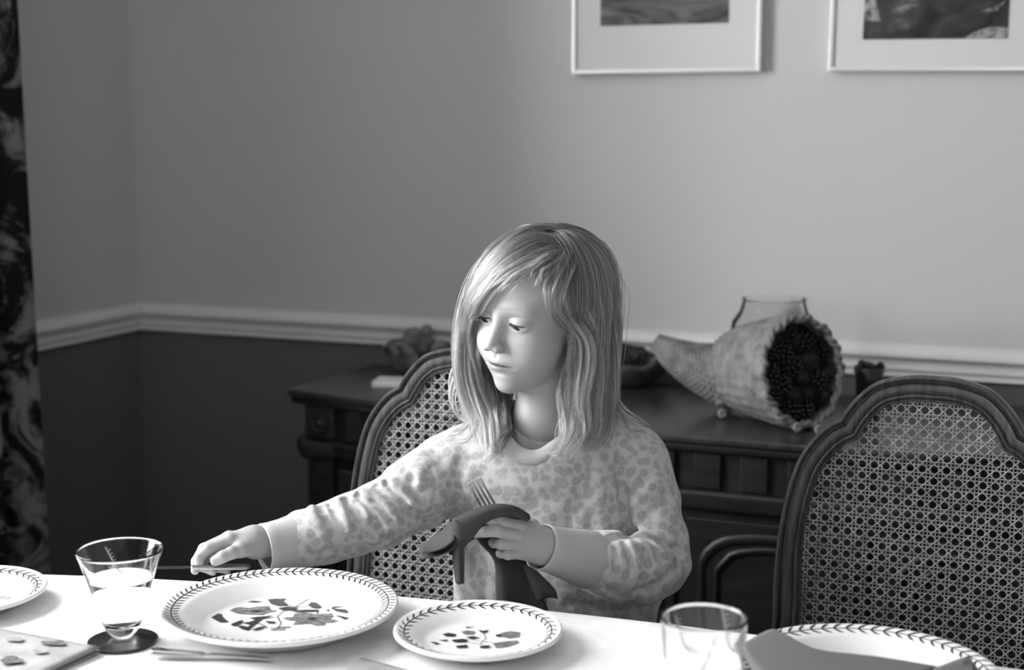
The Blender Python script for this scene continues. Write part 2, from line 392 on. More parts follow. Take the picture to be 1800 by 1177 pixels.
# ------------------------------------------------------------------ dining table and cloth
TCX, TCY, TA, TB, ZT = -.20, 1.0, 1.55, .56, 0.75
tab = thing('dining_table', 'oval dining table under the white cloth', 'table', (TCX, TCY, 0))
N_ = 120
def ell(a, b, k): g = 2*math.pi*k/N_; return (a*math.cos(g), b*math.sin(g))
def super_ell(k, off=0):
    g = 2*math.pi*k/N_; c, s = math.cos(g), math.sin(g); e = 2/2.15
    return ((TA+off)*abs(c)**e*(1 if c > 0 else -1), (TB+off)*abs(s)**e*(1 if s > 0 else -1))
prism([super_ell(k, -.006) for k in range(N_)], ZT-.032, ZT-.004).build('table_top', M_wood, tab, bevel=.005)
prism([tuple(np.array(super_ell(k))*.86) for k in range(0, N_, 2)], ZT-.10, ZT-.032).build('apron', M_wood, tab)
for sx, sy in ((-1,-1), (1,-1), (-1,1), (1,1)):
    q = MB(); q.lathe([(.016, 0), (.020, .02), (.016, .04), (.024, .3), (.032, .6), (.028, .66), (.034, .68)], 16)
    lg = q.build('leg', M_wood, tab, smooth=True); lg.location = (sx*1.0, sy*.36, 0)
rings = []
for sc in np.linspace(.02, .985, 26): rings.append([(TCX+super_ell(k)[0]*sc, TCY+super_ell(k)[1]*sc, ZT) for k in range(N_*2//2)])
NK = 360
def cloth_ring(off, z, amp, ph=0):
    out = []
    for k in range(NK):
        g = 2*math.pi*k/NK; c, s = math.cos(g), math.sin(g); e = 2/2.15
        x, y = (TA+off)*abs(c)**e*(1 if c > 0 else -1), (TB+off)*abs(s)**e*(1 if s > 0 else -1)
        L = g*3.6*math.pi; w_ = amp*(math.sin(L*2.1+ph)+.6*math.sin(L*3.7+1.3)+.4*math.sin(L*5.3))
        n = np.array([x/TA**2, y/TB**2]); n /= np.linalg.norm(n)+1e-9
        out.append((TCX+x+n[0]*w_, TCY+y+n[1]*w_, z))
    return out
rings = [cloth_ring(-TA*0+o_, ZT+.0005, 0) for o_ in ()]
cl = []
for sc in (0.02, .15, .3, .45, .6, .75, .88, .96):
    cl.append([(TCX+(p[0]-TCX)*sc, TCY+(p[1]-TCY)*sc, ZT) for p in cloth_ring(0, ZT, 0)])
cl += [cloth_ring(-.004, ZT, 0), cloth_ring(.001, ZT-.0015, 0), cloth_ring(.003, ZT-.006, 0), cloth_ring(.006, ZT-.03, .001), cloth_ring(.012, ZT-.08, .004), cloth_ring(.02, ZT-.15, .008), cloth_ring(.026, ZT-.24, .012)]
q = MB(); q.grid(np.array(cl), False, True); b0 = len(q.v); q.f.append(tuple(range(NK))[::-1])
# damask weave: slightly glossier and lighter figures
t = NT(M_cloth); p = t.n['Principled BSDF']; tc = t.new('ShaderNodeTexCoord')
vor = t.new('ShaderNodeTexVoronoi'); vor.inputs['Scale'].default_value = 9; nz = t.new('ShaderNodeTexNoise'); nz.inputs['Scale'].default_value = 22; nz.inputs['Detail'].default_value = 2
t.link(tc.outputs['Object'], nz.inputs['Vector']); t.link(nz.outputs['Color'], vor.inputs['Vector'])
cr = t.new('ShaderNodeValToRGB'); t.link(nz.outputs[0], cr.inputs[0])
cr.color_ramp.elements[0].position = .50; cr.color_ramp.elements[0].color = (.84,)*3+(1,); cr.color_ramp.elements[1].position = .53; cr.color_ramp.elements[1].color = (.78,)*3+(1,)
t.link(cr.outputs[0], p.inputs['Base Color'])
clo = q.build('tablecloth', M_cloth, smooth=True); tag(clo, 'white damask tablecloth draped over the oval dining table', 'tablecloth')
ZP = ZT+.0012                                                   # things stand on this

# ------------------------------------------------------------------ plates with a laurel border
def plate_profile(R, wr, h, th=.0045):
    """(r, z) of the upper face from the centre outwards"""
    return [(0, th), (wr*.6, th), (wr*.93, th+.0004), (wr, th+.0012), (wr+.006*R/.13, th+.0035), (wr+.020*R/.13, h-.0065), (wr+.027*R/.13, h-.0045), (R*.955, h-.0012), (R*.985, h), (R, h-.0012)]
def make_plate(label, name, R, wr, h, loc, n_leaf, group=None, phase=0, rs=.918, ext=.066):
    o = thing(name, label, 'plate', loc, 0, group)
    up = plate_profile(R, wr, h); under = [(R+.0005, h-.004), (R-.003, h-.0062), (wr+.02*R/.13, h-.0115), (wr+.004, .0025), (wr*.93, 0), (wr*.86, .0), (wr*.84, .0015), (0, .0015)]
    q = MB(); q.lathe(up+under, 128); dish = q.build('dish', M_ceramic, o, smooth=True)
    zr = lambda r: np.interp(r, [a for a, _ in up], [b for _, b in up])+.00025
    # stem ring and paired leaves
    r0 = R*rs; q = MB(); n = 240
    q.grid(np.array([[(r*math.cos(2*math.pi*k/n), r*math.sin(2*math.pi*k/n), zr(r)) for k in range(n)] for r in (r0-.0007, r0+.0007)]), False, True)
    for i in range(n_leaf):
        g0 = 2*math.pi*(i+.5)/n_leaf+phase; da = 2*math.pi/n_leaf
        for sgn in (-1, 1):
            L = .95; wv = R*.0125*1.0; pts = []
            ax = [(0, 0), (-.28, .38), (-.62, .75), (-1.02, 1.0)]
            wdt = [.25, .95, 1.0, .12]
            up_, dn_ = [], []
            for (s_, rr), w_ in zip(ax, wdt):
                ang = g0+s_*da*.78; r_ = r0+sgn*rr*R*ext
                up_.append((ang+da*.15*w_, r_-sgn*0*w_)); dn_.append((ang-da*.15*w_, r_+0))
            poly = up_+dn_[::-1]
            q.add([(r_*math.cos(a_), r_*math.sin(a_), zr(r_)+.0001) for a_, r_ in poly], [(0,1,6,7), (1,2,5,6), (2,3,4,5)])
    q.build('laurel_border', M_ink, o); o.children[-1]['kind'] = 'stuff'
    return o, zr
def decal(o, polys, m, name, z):
    q = MB(); c = np.array(o.location)
    for k, poly in enumerate(polys):
        q.add([(p[0]-c[0], p[1]-c[1], z+.00003*k) for p in poly], [tuple(range(len(poly)))])
    return stuff(q.build(name, m, o))
pc = onplane(494, 1067, 2, ZP+.022)
P1, zr1 = make_plate('large dinner plate printed with a clematis spray, in front of the girl', 'dinner_plate', .1325, .085, .028, (pc[0], pc[1], ZP), 80)
pc = onplane(840, 1107, 2, ZP+.016)
P2, zr2 = make_plate('smaller side plate with a small flower print, right of the large dinner plate', 'side_plate', .0925, .058, .020, (pc[0], pc[1], ZP), 40, rs=.875, ext=.07)
pc = onplane(-60, 1040, 2, ZP+.015)
P4, zr4 = make_plate('laurel-bordered side plate cut off by the left edge of the photo', 'side_plate', .0925, .058, .020, (pc[0], pc[1], ZP), 40, rs=.875, ext=.07)
pc = onplane(1522, 1183, 2, ZP+.022)
P3, zr3 = make_plate('dinner plate half covered by the grey napkin at the lower right', 'dinner_plate', .1325, .085, .028, (pc[0], pc[1], ZP), 58)
def Z1(x, y): return (280+x/4.091, 980+y/4.091)                  # enlargement of the first plate -> pixel
zw = ZP+.0045+.0006
def tr(pts, f, z): return [onplane(*f(x, y), 2, z) for x, y in pts]
mid = [[(505,378),(540,358),(590,352),(650,360),(690,350),(790,345),(800,372),(850,380),(780,392),(740,408),(640,405),(560,400)],
       [(880,430),(960,425),(975,398),(1030,392),(1090,398),(1130,405),(1240,398),(1255,420),(1225,435),(1290,452),(1240,466),(1195,462),(1195,482),(1120,485),(1080,470),(960,480),(985,450),(930,448)]]
lig = [[(800,500),(860,492),(950,492),(880,512),(930,518),(800,520)], [(560,490),(620,494),(660,510),(600,516)]]
drk = [[(760,282),(810,282),(850,284),(868,300),(880,292),(915,298),(890,310),(925,335),(915,345),(850,345),(800,330),(790,312)],
       [(1068,342),(1090,320),(1130,322),(1168,352),(1150,364),(1100,360)],
       [(372,430),(420,402),(450,405),(460,430),(500,462),(440,464),(410,450)],
       [(512,478),(560,458),(605,445),(590,470),(560,488),(530,490)],
       [(1232,362),(1260,350),(1340,352),(1262,358),(1260,366),(1340,372),(1360,388),(1345,398),(1270,384)],
       [(1265,415),(1310,420),(1365,432),(1330,446),(1310,434)], [(640,436),(700,426),(830,415),(760,434),(690,442)],
       [(850,362),(930,352),(1000,362),(960,378),(880,376)], [(930,382),(1060,374),(1150,374),(1140,386),(1000,390)],
       [(590,470),(650,462),(760,424),(690,478),(640,520),(610,520),(660,480)], [(760,455),(830,460),(840,470),(780,472)],
       [(660,520),(720,500),(780,490),(740,510),(700,522)], [(610,318),(680,312),(750,318),(680,322)], [(1190,380),(1220,372),(1225,386)], [(650,384),(700,376),(740,384),(690,392)], [(1060,438),(1100,428),(1130,436),(1095,446)],
       [(560,495),(600,490),(640,500),(620,515),(585,508)]]
decal(P1, [tr(p_, Z1, zw) for p_ in mid], M_ink2, 'flower_print', zw-ZP)
decal(P1, [tr(p_, Z1, zw) for p_ in lig], M_ink3, 'pale_leaf_print', zw-ZP)
decal(P1, [tr(p_, Z1, zw) for p_ in drk], M_ink, 'leaf_print', zw-ZP+.0003)
def strokes(o, lines, f, z, r, name='stem_print'):
    q = MB(); c = np.array(o.location)
    for ln in lines:
        P = [onplane(*f(x, y), 2, z)-c for x, y in ln]; P = resample(P, max(3, len(ln)*3))
        for i in range(len(P)-1):
            t_ = P[i+1]-P[i]; n = np.array([-t_[1], t_[0], 0]); n *= r/(np.linalg.norm(n)+1e-9)
            q.add([P[i]-n, P[i+1]-n, P[i+1]+n, P[i]+n], [(0,1,2,3)])
    return stuff(q.build(name, M_ink, o))
strokes(P1, [[(1112,275),(1050,308),(970,356),(900,376),(850,420),(875,470),(850,510)], [(850,425),(800,432),(730,436),(660,490),(640,520)], [(920,338),(990,350),(1070,352)], [(1140,385),(1135,404)], [(820,515),(860,500),(950,495)], [(560,460),(640,465),(720,470),(780,500)], [(985,430),(1095,438),(1200,430)], [(1000,470),(1095,438),(1190,475)], [(540,380),(690,384),(800,368)]], Z1, zw+.0002, .0006)
def Z2(x, y): return (660+x/2.727, 1000+y/2.727)
zw2 = ZP+.0045+.0006
decal(P2, [tr(p_, Z2, zw2) for p_ in ([(410,300),(440,292),(480,298),(470,312),(430,312)], [(560,355),(620,345),(680,340),(690,352),(640,370),(580,378)], [(600,305),(650,296),(695,302),(690,325),(640,330),(600,320)])], M_ink2, 'flower_print', zw2-ZP)
decal(P2, [tr(p_, Z2, zw2) for p_ in ([(320,312),(350,305),(388,312),(380,322),(340,322)], [(492,290),(515,296),(545,290),(530,304),(505,304)], [(262,348),(290,350),(310,358),(290,362)], [(300,340),(350,338),(340,346)], [(360,340),(420,334),(445,338),(430,350),(380,350)], [(385,368),(440,362),(440,376),(390,378)], [(425,278),(480,276),(440,282)], [(500,370),(550,365),(540,378),(500,378)], [(430,325),(470,322),(500,330),(460,334)], [(575,315),(600,312),(605,322),(580,325)])], M_ink, 'leaf_print', zw2-ZP+.0003)
strokes(P2, [[(440,330),(500,345),(560,350)], [(380,345),(460,350),(560,372)], [(515,300),(530,330),(500,360)]], Z2, zw2+.0002, .0004)

for k, (u, v, r_) in enumerate(((18, 1048, 10), (2, 1056, 12), (-22, 1052, 9), (-40, 1044, 12), (-62, 1052, 10), (-30, 1036, 8))):
    pass
decal(P4, [[onplane(u+rr_*math.cos(g), v+rr_*.3*math.sin(g), 2, zw2) for g in np.linspace(0, 2*math.pi, 9)[:-1]] for u, v, rr_ in ((8, 1050, 12), (-14, 1054, 10), (-38, 1046, 13), (-64, 1050, 11), (-30, 1034, 9), (-80, 1036, 10))], M_ink3, 'flower_print', zw2-ZP)

# ------------------------------------------------------------------ cane-backed chairs
CHY = 1.95; REC = R_(5.0)
ch_n = np.array([0, math.cos(REC), math.sin(REC)*-1.0])          # back plane leans away at the top
ch_n = np.array([0, math.cos(REC), -math.sin(REC)]); ch_p = np.array([0, CHY-.015, .75])
cax_z = np.array([0, math.sin(REC), math.cos(REC)])             # up along the back
CXR = -.1935; CXL = -.8535
def chpt(u, v):
    P = onpl(u, v, ch_p, ch_n); return (P[0]-CXR, (P[2]-.75)/math.cos(REC))
outer_px = [(1600,659.5),(1543.5,670),(1515,689),(1491.4,713),(1480,730)], [(1478,735),(1453.6,746.8),(1427.5,771.4),(1406,802),(1389.7,842.4),(1375.5,899),(1366,960.7),(1360,1031.7),(1358,1093)]
inner_px = [(1600,705),(1562.4,712),(1538.8,728.8),(1522,750),(1513,766)], [(1508,772),(1486.7,781),(1463,802),(1441.7,833),(1427.5,875.6),(1415.7,927.6),(1409.6,998.6),(1407,1093)]
def half(px, n1, n2, bx, topz):
    a = [chpt(*p) for p in px[0]]; b = [chpt(*p) for p in px[1]]
    a = [(-abs(x), z) for x, z in a]; b = [(-abs(x), z) for x, z in b]
    a = [(0, topz), ] + a[0:]; b = b + [(bx, -.20), (bx+.012, -.25)]
    A = resample(smooth_poly(a, 6), n1); B = resample(smooth_poly(b, 6), n2)
    return np.vstack([A, B])                                     # top centre -> down the left side
zt_o = chpt(1600, 659.5)[1]+.001; zt_i = chpt(1600, 705)[1]+.0008
HO = half(outer_px, 16, 40, -.205, zt_o); HI = half(inner_px, 16, 40, -.172, zt_i)
def full(H): M_ = H.copy(); M_[:, 0] *= -1; return np.vstack([H[::-1], M_[1:]])   # left bottom -> top -> right bottom
FO, FI = full(HO), full(HI)
def ch3(x, z, off): return np.array([x, 0, 0]) + cax_z*z + np.array([0, -math.cos(REC), math.sin(REC)])*off   # off towards the camera
# frame cross-section: fraction across from outer edge to inner edge, height
sec = [(0, -.012), (0, .004), (.03, .0075), (.10, .0095), (.17, .0085), (.20, .006), (.225, -.001), (.30, -.0015), (.33, .006), (.36, .0085), (.50, .0090), (.66, .0075), (.69, .0055), (.71, .0050), (.74, .0085), (.79, .0100), (.84, .0085), (.865, .0050), (.89, .0045), (.91, .0065), (.95, .0072), (.985, .005), (1.0, .001), (1.0, -.012)]
def build_chair():
    o = thing('dining_chair', '', 'chair', (0, 0, 0))
    q = MB(); G = []
    for fr, h in sec: G.append([ch3(*(FO[i]*(1-fr)+FI[i]*fr), h) for i in range(len(FO))])
    q.grid(np.array(G), True, False); n = len(FO)
    fr = q.build('back_frame', M_woodc, o, smooth=True)
    md = fr.modifiers.new('e', 'EDGE_SPLIT'); md.split_angle = R_(50)
    br = MB(); P0, P1_ = FI[0], FI[-1]
    xs_ = np.linspace(P0[0]-.02, P1_[0]+.02, 20)
    sec2 = [(-.055, -.012), (-.055, .004), (-.050, .008), (-.02, .0085), (0-.012, .010), (-.004, .0085), (0, .002), (0, -.012)]
    br.grid(np.array([[ch3(x, P0[1]+.05+zz+.012*math.cos(x/.172*math.pi/2), hh) for x in xs_] for zz, hh in sec2]), True, False)
    br.build('lower_rail', M_woodc, o, smooth=True).modifiers.new('e', 'EDGE_SPLIT')
    # hand-woven cane: paired uprights, paired cross strands, two sets of diagonals
    from mathutils import geometry
    poly = [(float(x), float(z)) for x, z in FI]; zb_ = P0[1]+.05
    P_ = .0155; q = MB(); PX = np.array(poly)
    def clip(p, d):
        """segments of the line p + t d inside the outline"""
        ts = []; n = len(PX)
        for i in range(n):
            a, b = PX[i], PX[(i+1) % n]; e = b-a; den = d[0]*e[1]-d[1]*e[0]
            if abs(den) < 1e-12: continue
            w = a-p; t_ = (w[0]*e[1]-w[1]*e[0])/den; s_ = (w[0]*d[1]-w[1]*d[0])/den
            if 0 <= s_ < 1: ts.append(t_)
        ts.sort(); return [(ts[i], ts[i+1]) for i in range(0, len(ts)-1, 2)]
    def strand(p, d, wid, base, amp, per, ph):
        p = np.array(p, float); d = np.array(d, float); d /= np.linalg.norm(d); nn = np.array([-d[1], d[0]])
        for t0, t1 in clip(p, d):
            k = max(2, int((t1-t0)/(P_*.26))); T = np.linspace(t0-.002, t1+.002, k)
            G = []
            for off, dz in ((-wid, -.0004), (-wid*.45, .00035), (wid*.45, .00035), (wid, -.0004)):
                row = []
                for t_ in T:
                    c = p+d*t_+nn*off
                    row.append(ch3(c[0], c[1], base+dz+amp*math.sin(2*math.pi*t_/per+ph)))
                G.append(row)
            q.grid(np.array(G))
    sw = .00075
    K = 20
    for i in range(-K, K+1):
        for s_ in (-1, 1):
            strand((i*P_+s_*P_*.165, 0), (0, 1), sw, .0005, .0005, P_, 0 if s_ > 0 else math.pi)
    for j in range(-30, 24):
        for s_ in (-1, 1):
            strand((0, j*P_*1.0+s_*P_*.165), (1, 0), sw, .0010, .0005, P_, math.pi if s_ > 0 else 0)
    for j in range(-45, 40):
        strand((0, (j+.5)*P_), (1, 1), sw*1.2, .0020, .0004, P_*1.414, 0)
        strand((0, (j+.5)*P_), (1, -1), sw*1.2, .0026, .0004, P_*1.414, 0)
    stuff(q.build('cane_panel', M_cane, o, smooth=True))
    # seat and legs
    bz = -.25*math.cos(REC)
    sz = .46-.75
    q = MB(); pts = [(-.22, -.02), (-.235, -.25), (-.225, -.43), (-.15, -.455), (.15, -.455), (.225, -.43), (.235, -.25), (.22, -.02)]
    prism([(x, y-.0) for x, y in pts], sz-.055, sz-.01).build('seat_frame', M_woodc, o, bevel=.008)
    cu = MB(); cg = []
    sm = resample(smooth_poly(pts, 5, True), 48)
    cen = sm.mean(0)
    for sc, zz in ((.97, sz-.012), (.985, sz+.008), (.95, sz+.028), (.85, sz+.040), (.6, sz+.046), (.3, sz+.048), (.03, sz+.048)):
        cg.append([(cen[0]+(p_[0]-cen[0])*sc, cen[1]+(p_[1]-cen[1])*sc, zz) for p_ in sm])
    cu.grid(np.array(cg), False, True).build('seat_cushion', M_seat, o, smooth=True)
    for sx, yy in ((-1, -.41), (1, -.41)):
        q = MB(); q.tube([(sx*.205, yy, sz-.05), (sx*.207, yy-.006, sz-.12), (sx*.200, yy, sz-.26), (sx*.198, yy, -.75)], [.027, .023, .016, .011], 14).build('leg', M_woodc, o, smooth=True)
    for sx in (-1, 1):
        e_ = ch3(sx*.19, -.24, 0)
        q = MB(); q.tube([e_+np.array([0, .004, .02]), (sx*.195, -.03, sz-.03), (sx*.198, -.01, -.6+.1), (sx*.20, .05, -.75)], [.017, .020, .016, .012], 14).build('leg', M_woodc, o, smooth=True)
    return o
M_seat = mat('seat_upholstery', .10, .9, .1)
CR = build_chair(); CR.location = (CXR, CHY-.015, .75)
CR['label'] = 'empty cane-backed dining chair at the right behind the napkin-covered plate'; CR['group'] = 'cane-backed dining chairs'
CL = copy_tree(CR); CL.location = (CXL, CHY-.015, .75)
CL['label'] = 'cane-backed dining chair on which the girl sits'

# ------------------------------------------------------------------ drinking glasses and coaster
def dielectric(nm, ior):
    m = bpy.data.materials.new(nm); m.use_nodes = True; p_ = m.node_tree.nodes['Principled BSDF']
    p_.inputs['Transmission Weight'].default_value = 1; p_.inputs['Roughness'].default_value = 0; p_.inputs['IOR'].default_value = ior; p_.inputs['Base Color'].default_value = (1, 1, 1, 1); return m
def make_glass(label, loc, R, r0, h, foot, wl, group, prof):
    o = thing('drinking_glass', label, 'glass', loc, 0, group)
    pz = [p_[0] for p_ in prof]; pr = [p_[1] for p_ in prof]
    def rr(z): return float(np.interp(z, pz, pr))
    zs = np.linspace(foot, h, 30); th = .0015
    outer = [(rr(0)*.9, 0)]+[(rr(z), z) for z in np.linspace(.0006, foot, 8)[:-1]]+[(rr(z), z) for z in zs]
    inner = [(rr(z)-th, z) for z in zs[::-1] if z > foot*1.35]+[(rr(foot*1.2)-th*1.8, foot*1.15), (rr(foot)*.5, foot), (0, foot*.95)]
    q = MB(); q.lathe([(0, 0)]+outer+[(R-th/2, h+.0007)]+inner, 72); q.build('bowl', M_crystal, o, smooth=True)
    zi = [z for z in zs if foot*1.4 < z < wl]
    wat = [(0, foot*.90), (rr(foot)*.5, foot*.95), (rr(foot*1.2)-th*1.2, foot*1.12)]+[(rr(z)-th*.5, z) for z in zi]+[(rr(wl)-th*.5, wl), (0, wl)]
    q = MB(); q.lathe(wat, 64); q.build('water', M_water, o, smooth=True)
    # etched sprays: short frosted leaves fanning from curved stems
    q = MB()
    def on(a, z, e=.0003): r_ = rr(z)+e; return (r_*math.cos(a), r_*math.sin(a), z)
    for s_, (a0, z0) in enumerate(((3.6, h*.52), (4.75, h*.60), (5.9, h*.55), (.9, h*.60), (2.1, h*.55))):
        for k in range(13):
            t_ = k/12; a1 = a0+.42*t_; z1 = z0+h*.33*t_-h*.05*math.sin(t_*3)
            for sg in (-1, 1):
                L = h*.11*(1-.4*t_); da = sg*L*.55/R; dz = L*(.5+.3*sg)
                p = np.array([(a1, z1), (a1+da*.5-.02, min(z1+dz*.5+.0012, h*.985)), (a1+da, min(z1+dz, h*.99)), (a1+da*.5+.02, min(z1+dz*.5-.0012, h*.98))])
                q.add([on(*x) for x in p], [(0, 1, 2, 3)])
            if k < 12:
                t2 = (k+1)/12; a2 = a0+.42*t2; z2 = z0+h*.33*t2-h*.05*math.sin(t2*3)
                q.add([on(a1-.004, z1), on(a2-.004, z2), on(a2+.006, z2), on(a1+.006, z1)], [(0, 1, 2, 3)])
    stuff(q.build('etched_spray', M_etch, o)); return o
M_etch = mat('etched_glass', .75, .8, .2, **{'Alpha': .55})
M_water = dielectric('water_clear', 1.07)
M_crystal = dielectric('clear_glass', 1.45)
M_glassb = bpy.data.materials.new('solid_glass'); M_glassb.use_nodes = True
pp = M_glassb.node_tree.nodes['Principled BSDF']; pp.inputs['Transmission Weight'].default_value = 1; pp.inputs['Roughness'].default_value = .02; pp.inputs['IOR'].default_value = 1.45; pp.inputs['Base Color'].default_value = (.95,.95,.95,1)
gc = onplane(216, 1117, 2, ZP+.003)
cst = MB(); cst.lathe([(0, 0), (.038, 0), (.0385, .0012), (.038, .0026), (.0365, .0026), (.0355, .0020), (0, .0020)], 64)
M_coast = mat('coaster_lacquer', .018, .22, .5)
co = cst.build('coaster', M_coast, smooth=True); cc = onplane(216, 1124, 2, ZP+.002); co.location = (cc[0], cc[1], ZP)
tag(co, 'round dark coaster under the etched glass at the left', 'coaster')
make_glass('tall etched water glass on the dark coaster, left of the large plate', (gc[0], gc[1], ZP+.0022), .0475, .0165, .100, .014, .068, 'etched water glasses', [(0, .0095), (.004, .0140), (.009, .0180), (.014, .0208), (.030, .0258), (.050, .0312), (.069, .0368), (.085, .0420), (.1, .0475)])
g2 = W(1238, 1083, 1.33)
make_glass('etched water glass standing between the side plate and the grey napkin', (g2[0], g2[1], ZP), .0395, .026, g2[2]-ZP, .014, .080, 'etched water glasses', [(0, .020), (.004, .0245), (.012, .029), (.03, .0325), (.07, .0360), (g2[2]-ZP, .0395)])

# ------------------------------------------------------------------ small things on the cloth
def card(name, label, px, lift, printed=True):
    P = [onplane(u, v, 2, ZP+l) for (u, v), l in zip(px, lift)]
    c = sum(P)/4; o = thing(name, label, 'card', (c[0], c[1], ZP))
    n = 14; G = np.zeros((n, n, 3))
    for i in range(n):
        for j in range(n):
            a, b = i/(n-1), j/(n-1)
            G[i, j] = (P[0]*(1-a)+P[1]*a)*(1-b)+(P[3]*(1-a)+P[2]*a)*b - np.array([c[0], c[1], ZP]); G[i, j, 2] = max(G[i, j, 2], .0003)
    for nm, dz in (('sheet', 0.0006),):
        q = MB(); q.grid(G+np.array([0, 0, dz])); s = q.build(nm, M_card, o, smooth=True); md = s.modifiers.new('s', 'SOLIDIFY'); md.thickness = .0012; md.offset = 1
    q = MB(); q.grid(G*[1, 1, .25]); s = q.build('back_sheet', M_card, o, smooth=True); md = s.modifiers.new('s', 'SOLIDIFY'); md.thickness = .0008; md.offset = 1
    return o, G
M_card = mat('card_paper', .30, .6, .3, mottle=(30, .25))
ca, G = card('greeting_card', 'folded grey card printed with dark leaves, at the lower left corner', [(-40, 1097), (176, 1137), (20, 1210), (-190, 1165)], (.006, .007, .005, .004))
def cardpt(a, b, dz=.0022):
    n = G.shape[0]-1; i, j = a*n, b*n; return G[int(round(i)), int(round(j))]
def card_blob(cu, cv, ru, rv, m, nm, seed):
    r_ = random.Random(seed); pts = []
    for k in range(12):
        g = 2*math.pi*k/12; s_ = .75+.5*r_.random(); u, v = cu+ru*s_*math.cos(g), cv+rv*s_*math.sin(g)
        P = onplane(u, v, 2, ZP+.0095); pts.append((P[0]-ca.location[0], P[1]-ca.location[1], .0088+(u-0)/176*.0004))
    MB().add(pts, [tuple(range(12))]).build(nm, m, ca)
card_blob(95, 1128, 22, 4.5, M_ink2, 'leaf_print', 1); card_blob(20, 1158, 18, 7, M_ink2, 'leaf_print', 2); card_blob(70, 1143, 14, 3.5, M_ink3, 'leaf_print', 3); card_blob(28, 1122, 16, 4, M_ink3, 'flower_print', 4)
cb, G = card('folded_leaflet', 'corner of a grey folded leaflet at the bottom edge below the side plate', [(580, 1190), (636, 1156), (735, 1182), (700, 1240)], (.003, .004, .003, .002))
def cutlery_knife(name, label, p0, p1, blade_m, handle_m, up=(0, 0, 1), bl=.55, flat=.28):
    """p0 tip of the blade, p1 end of the handle"""
    p0, p1 = np.array(p0), np.array(p1); d = p1-p0; L = np.linalg.norm(d); d /= L; upv = np.array(up, float); side = np.cross(upv, d); side /= np.linalg.norm(side); upv = np.cross(d, side)
    o = thing(name, label, 'knife', tuple(p0)); q = MB(); prof = [(0, -.001, .001), (.04, -.006, .001), (.15, -.009, .001), (.5, -.0095, .001), (bl-.04, -.008, .0015), (bl, -.004, .002)]
    for i in range(len(prof)-1):
        pass
    top, bot, t_ = [], [], .0009
    V = []
    for s_, a, b in prof:
        for (w_, h_) in ((a, 0), (b, t_), (b, -t_)): V.append(d*L*s_+side*w_+upv*h_)
    F = []
    for i in range(len(prof)-1):
        for k in range(3): l = (k+1) % 3; F.append((i*3+k, i*3+l, (i+1)*3+l, (i+1)*3+k))
    F += [(2,1,0), tuple(len(V)-3+k for k in range(3))]
    q.add(V, F).build('blade', blade_m, o)
    q = MB(); ss = [bl, bl+.02, bl+.05, .8, .95, .985, 1.0]; rr = [.0035, .005, .0055, .0075, .0085, .007, .002]
    q.tube([d*L*s_-side*.002 for s_ in ss], rr, 12, flat=.45, up=upv).build('handle', handle_m, o, smooth=True)
    return o
a = onplane(262, 1146, 2, ZP+.006); b_ = onplane(478, 1157, 2, ZP+.004)
cutlery_knife('table_knife', 'table knife lying on the cloth in front of the large plate', b_+[.0, -.0, -.001], a+[0, 0, .001], M_steel, M_steel)
a = onplane(1707, 1156, 2, ZP+.042); b_ = onplane(1712, 1250, 2, ZP+.040)
# dark utensil standing on the napkin near the right plate's rim
cutlery_knife('table_knife', 'knife tip resting on the napkin at the lower right', a, b_, M_steel, M_steel)

# grey napkin folded over the right-hand plate
def cloth_patch(pts_rows, m, name, parent=None, th=.0014, sub=2, offs=0):
    """rows of 3D points -> subdivided cloth with thickness"""
    q = MB(); q.grid(np.array(pts_rows)); o = q.build(name, m, parent, smooth=True)
    s = o.modifiers.new('sub', 'SUBSURF'); s.levels = sub; s.render_levels = sub; s.boundary_smooth = 'PRESERVE_CORNERS'
    md = o.modifiers.new('s', 'SOLIDIFY'); md.thickness = th; md.offset = offs
    return o
def NP(u, v, z): return onplane(u, v, 2, ZP+z)
nap = thing('napkin', 'grey cloth napkin folded in a peak over the right-hand dinner plate', 'napkin', (0, 0, 0))
rows = [[NP(1303, 1134, .034), NP(1330, 1117, .036), NP(1356, 1104, .038), NP(1366, 1107, .038)],
        [NP(1308, 1150, .034), NP(1350, 1133, .037), NP(1392, 1123, .038), NP(1402, 1127, .038)],
        [NP(1318, 1170, .033), NP(1380, 1156, .036), NP(1430, 1144, .037), NP(1440, 1146, .037)],
        [NP(1350, 1196, .033), NP(1420, 1180, .035), NP(1500, 1148, .036), NP(1510, 1149, .036)],
        [NP(1420, 1225, .032), NP(1500, 1200, .034), NP(1580, 1160, .035), NP(1588, 1161, .035)],
        [NP(1500, 1240, .032), NP(1580, 1210, .034), NP(1650, 1171, .034), NP(1660, 1173, .034)]]
cloth_patch(rows, M_napkin2 if 'M_napkin2' in globals() else M_napkin, 'upper_fold', nap)
rows2 = [[p - np.array([0, 0, .003]) + np.array([.004, -.006, 0]) for p in r] for r in rows]
cloth_patch(rows2, M_napkin, 'lower_fold', nap)
rows = [[NP(1640, 1176, .034), NP(1668, 1164, .035), NP(1702, 1153, .036)], [NP(1650, 1200, .034), NP(1680, 1185, .035), NP(1716, 1170, .036)], [NP(1660, 1230, .034), NP(1700, 1215, .035), NP(1735, 1200, .036)]]
cloth_patch(rows, M_napkin, 'side_fold', nap)
rows = [[NP(1238, 1192, .004), NP(1262, 1166, .012), NP(1285, 1157, .02), NP(1300, 1162, .018)], [NP(1250, 1215, .004), NP(1275, 1190, .014), NP(1300, 1178, .02), NP(1320, 1182, .016)], [NP(1280, 1240, .004), NP(1300, 1215, .014), NP(1325, 1205, .018), NP(1345, 1205, .014)]]
M_white = mat('white_cotton', .8, .9, .1)
o = cloth_patch(rows, M_white, 'folded_cloth'); tag(o, 'white folded cloth corner below the right-hand glass', 'napkin')

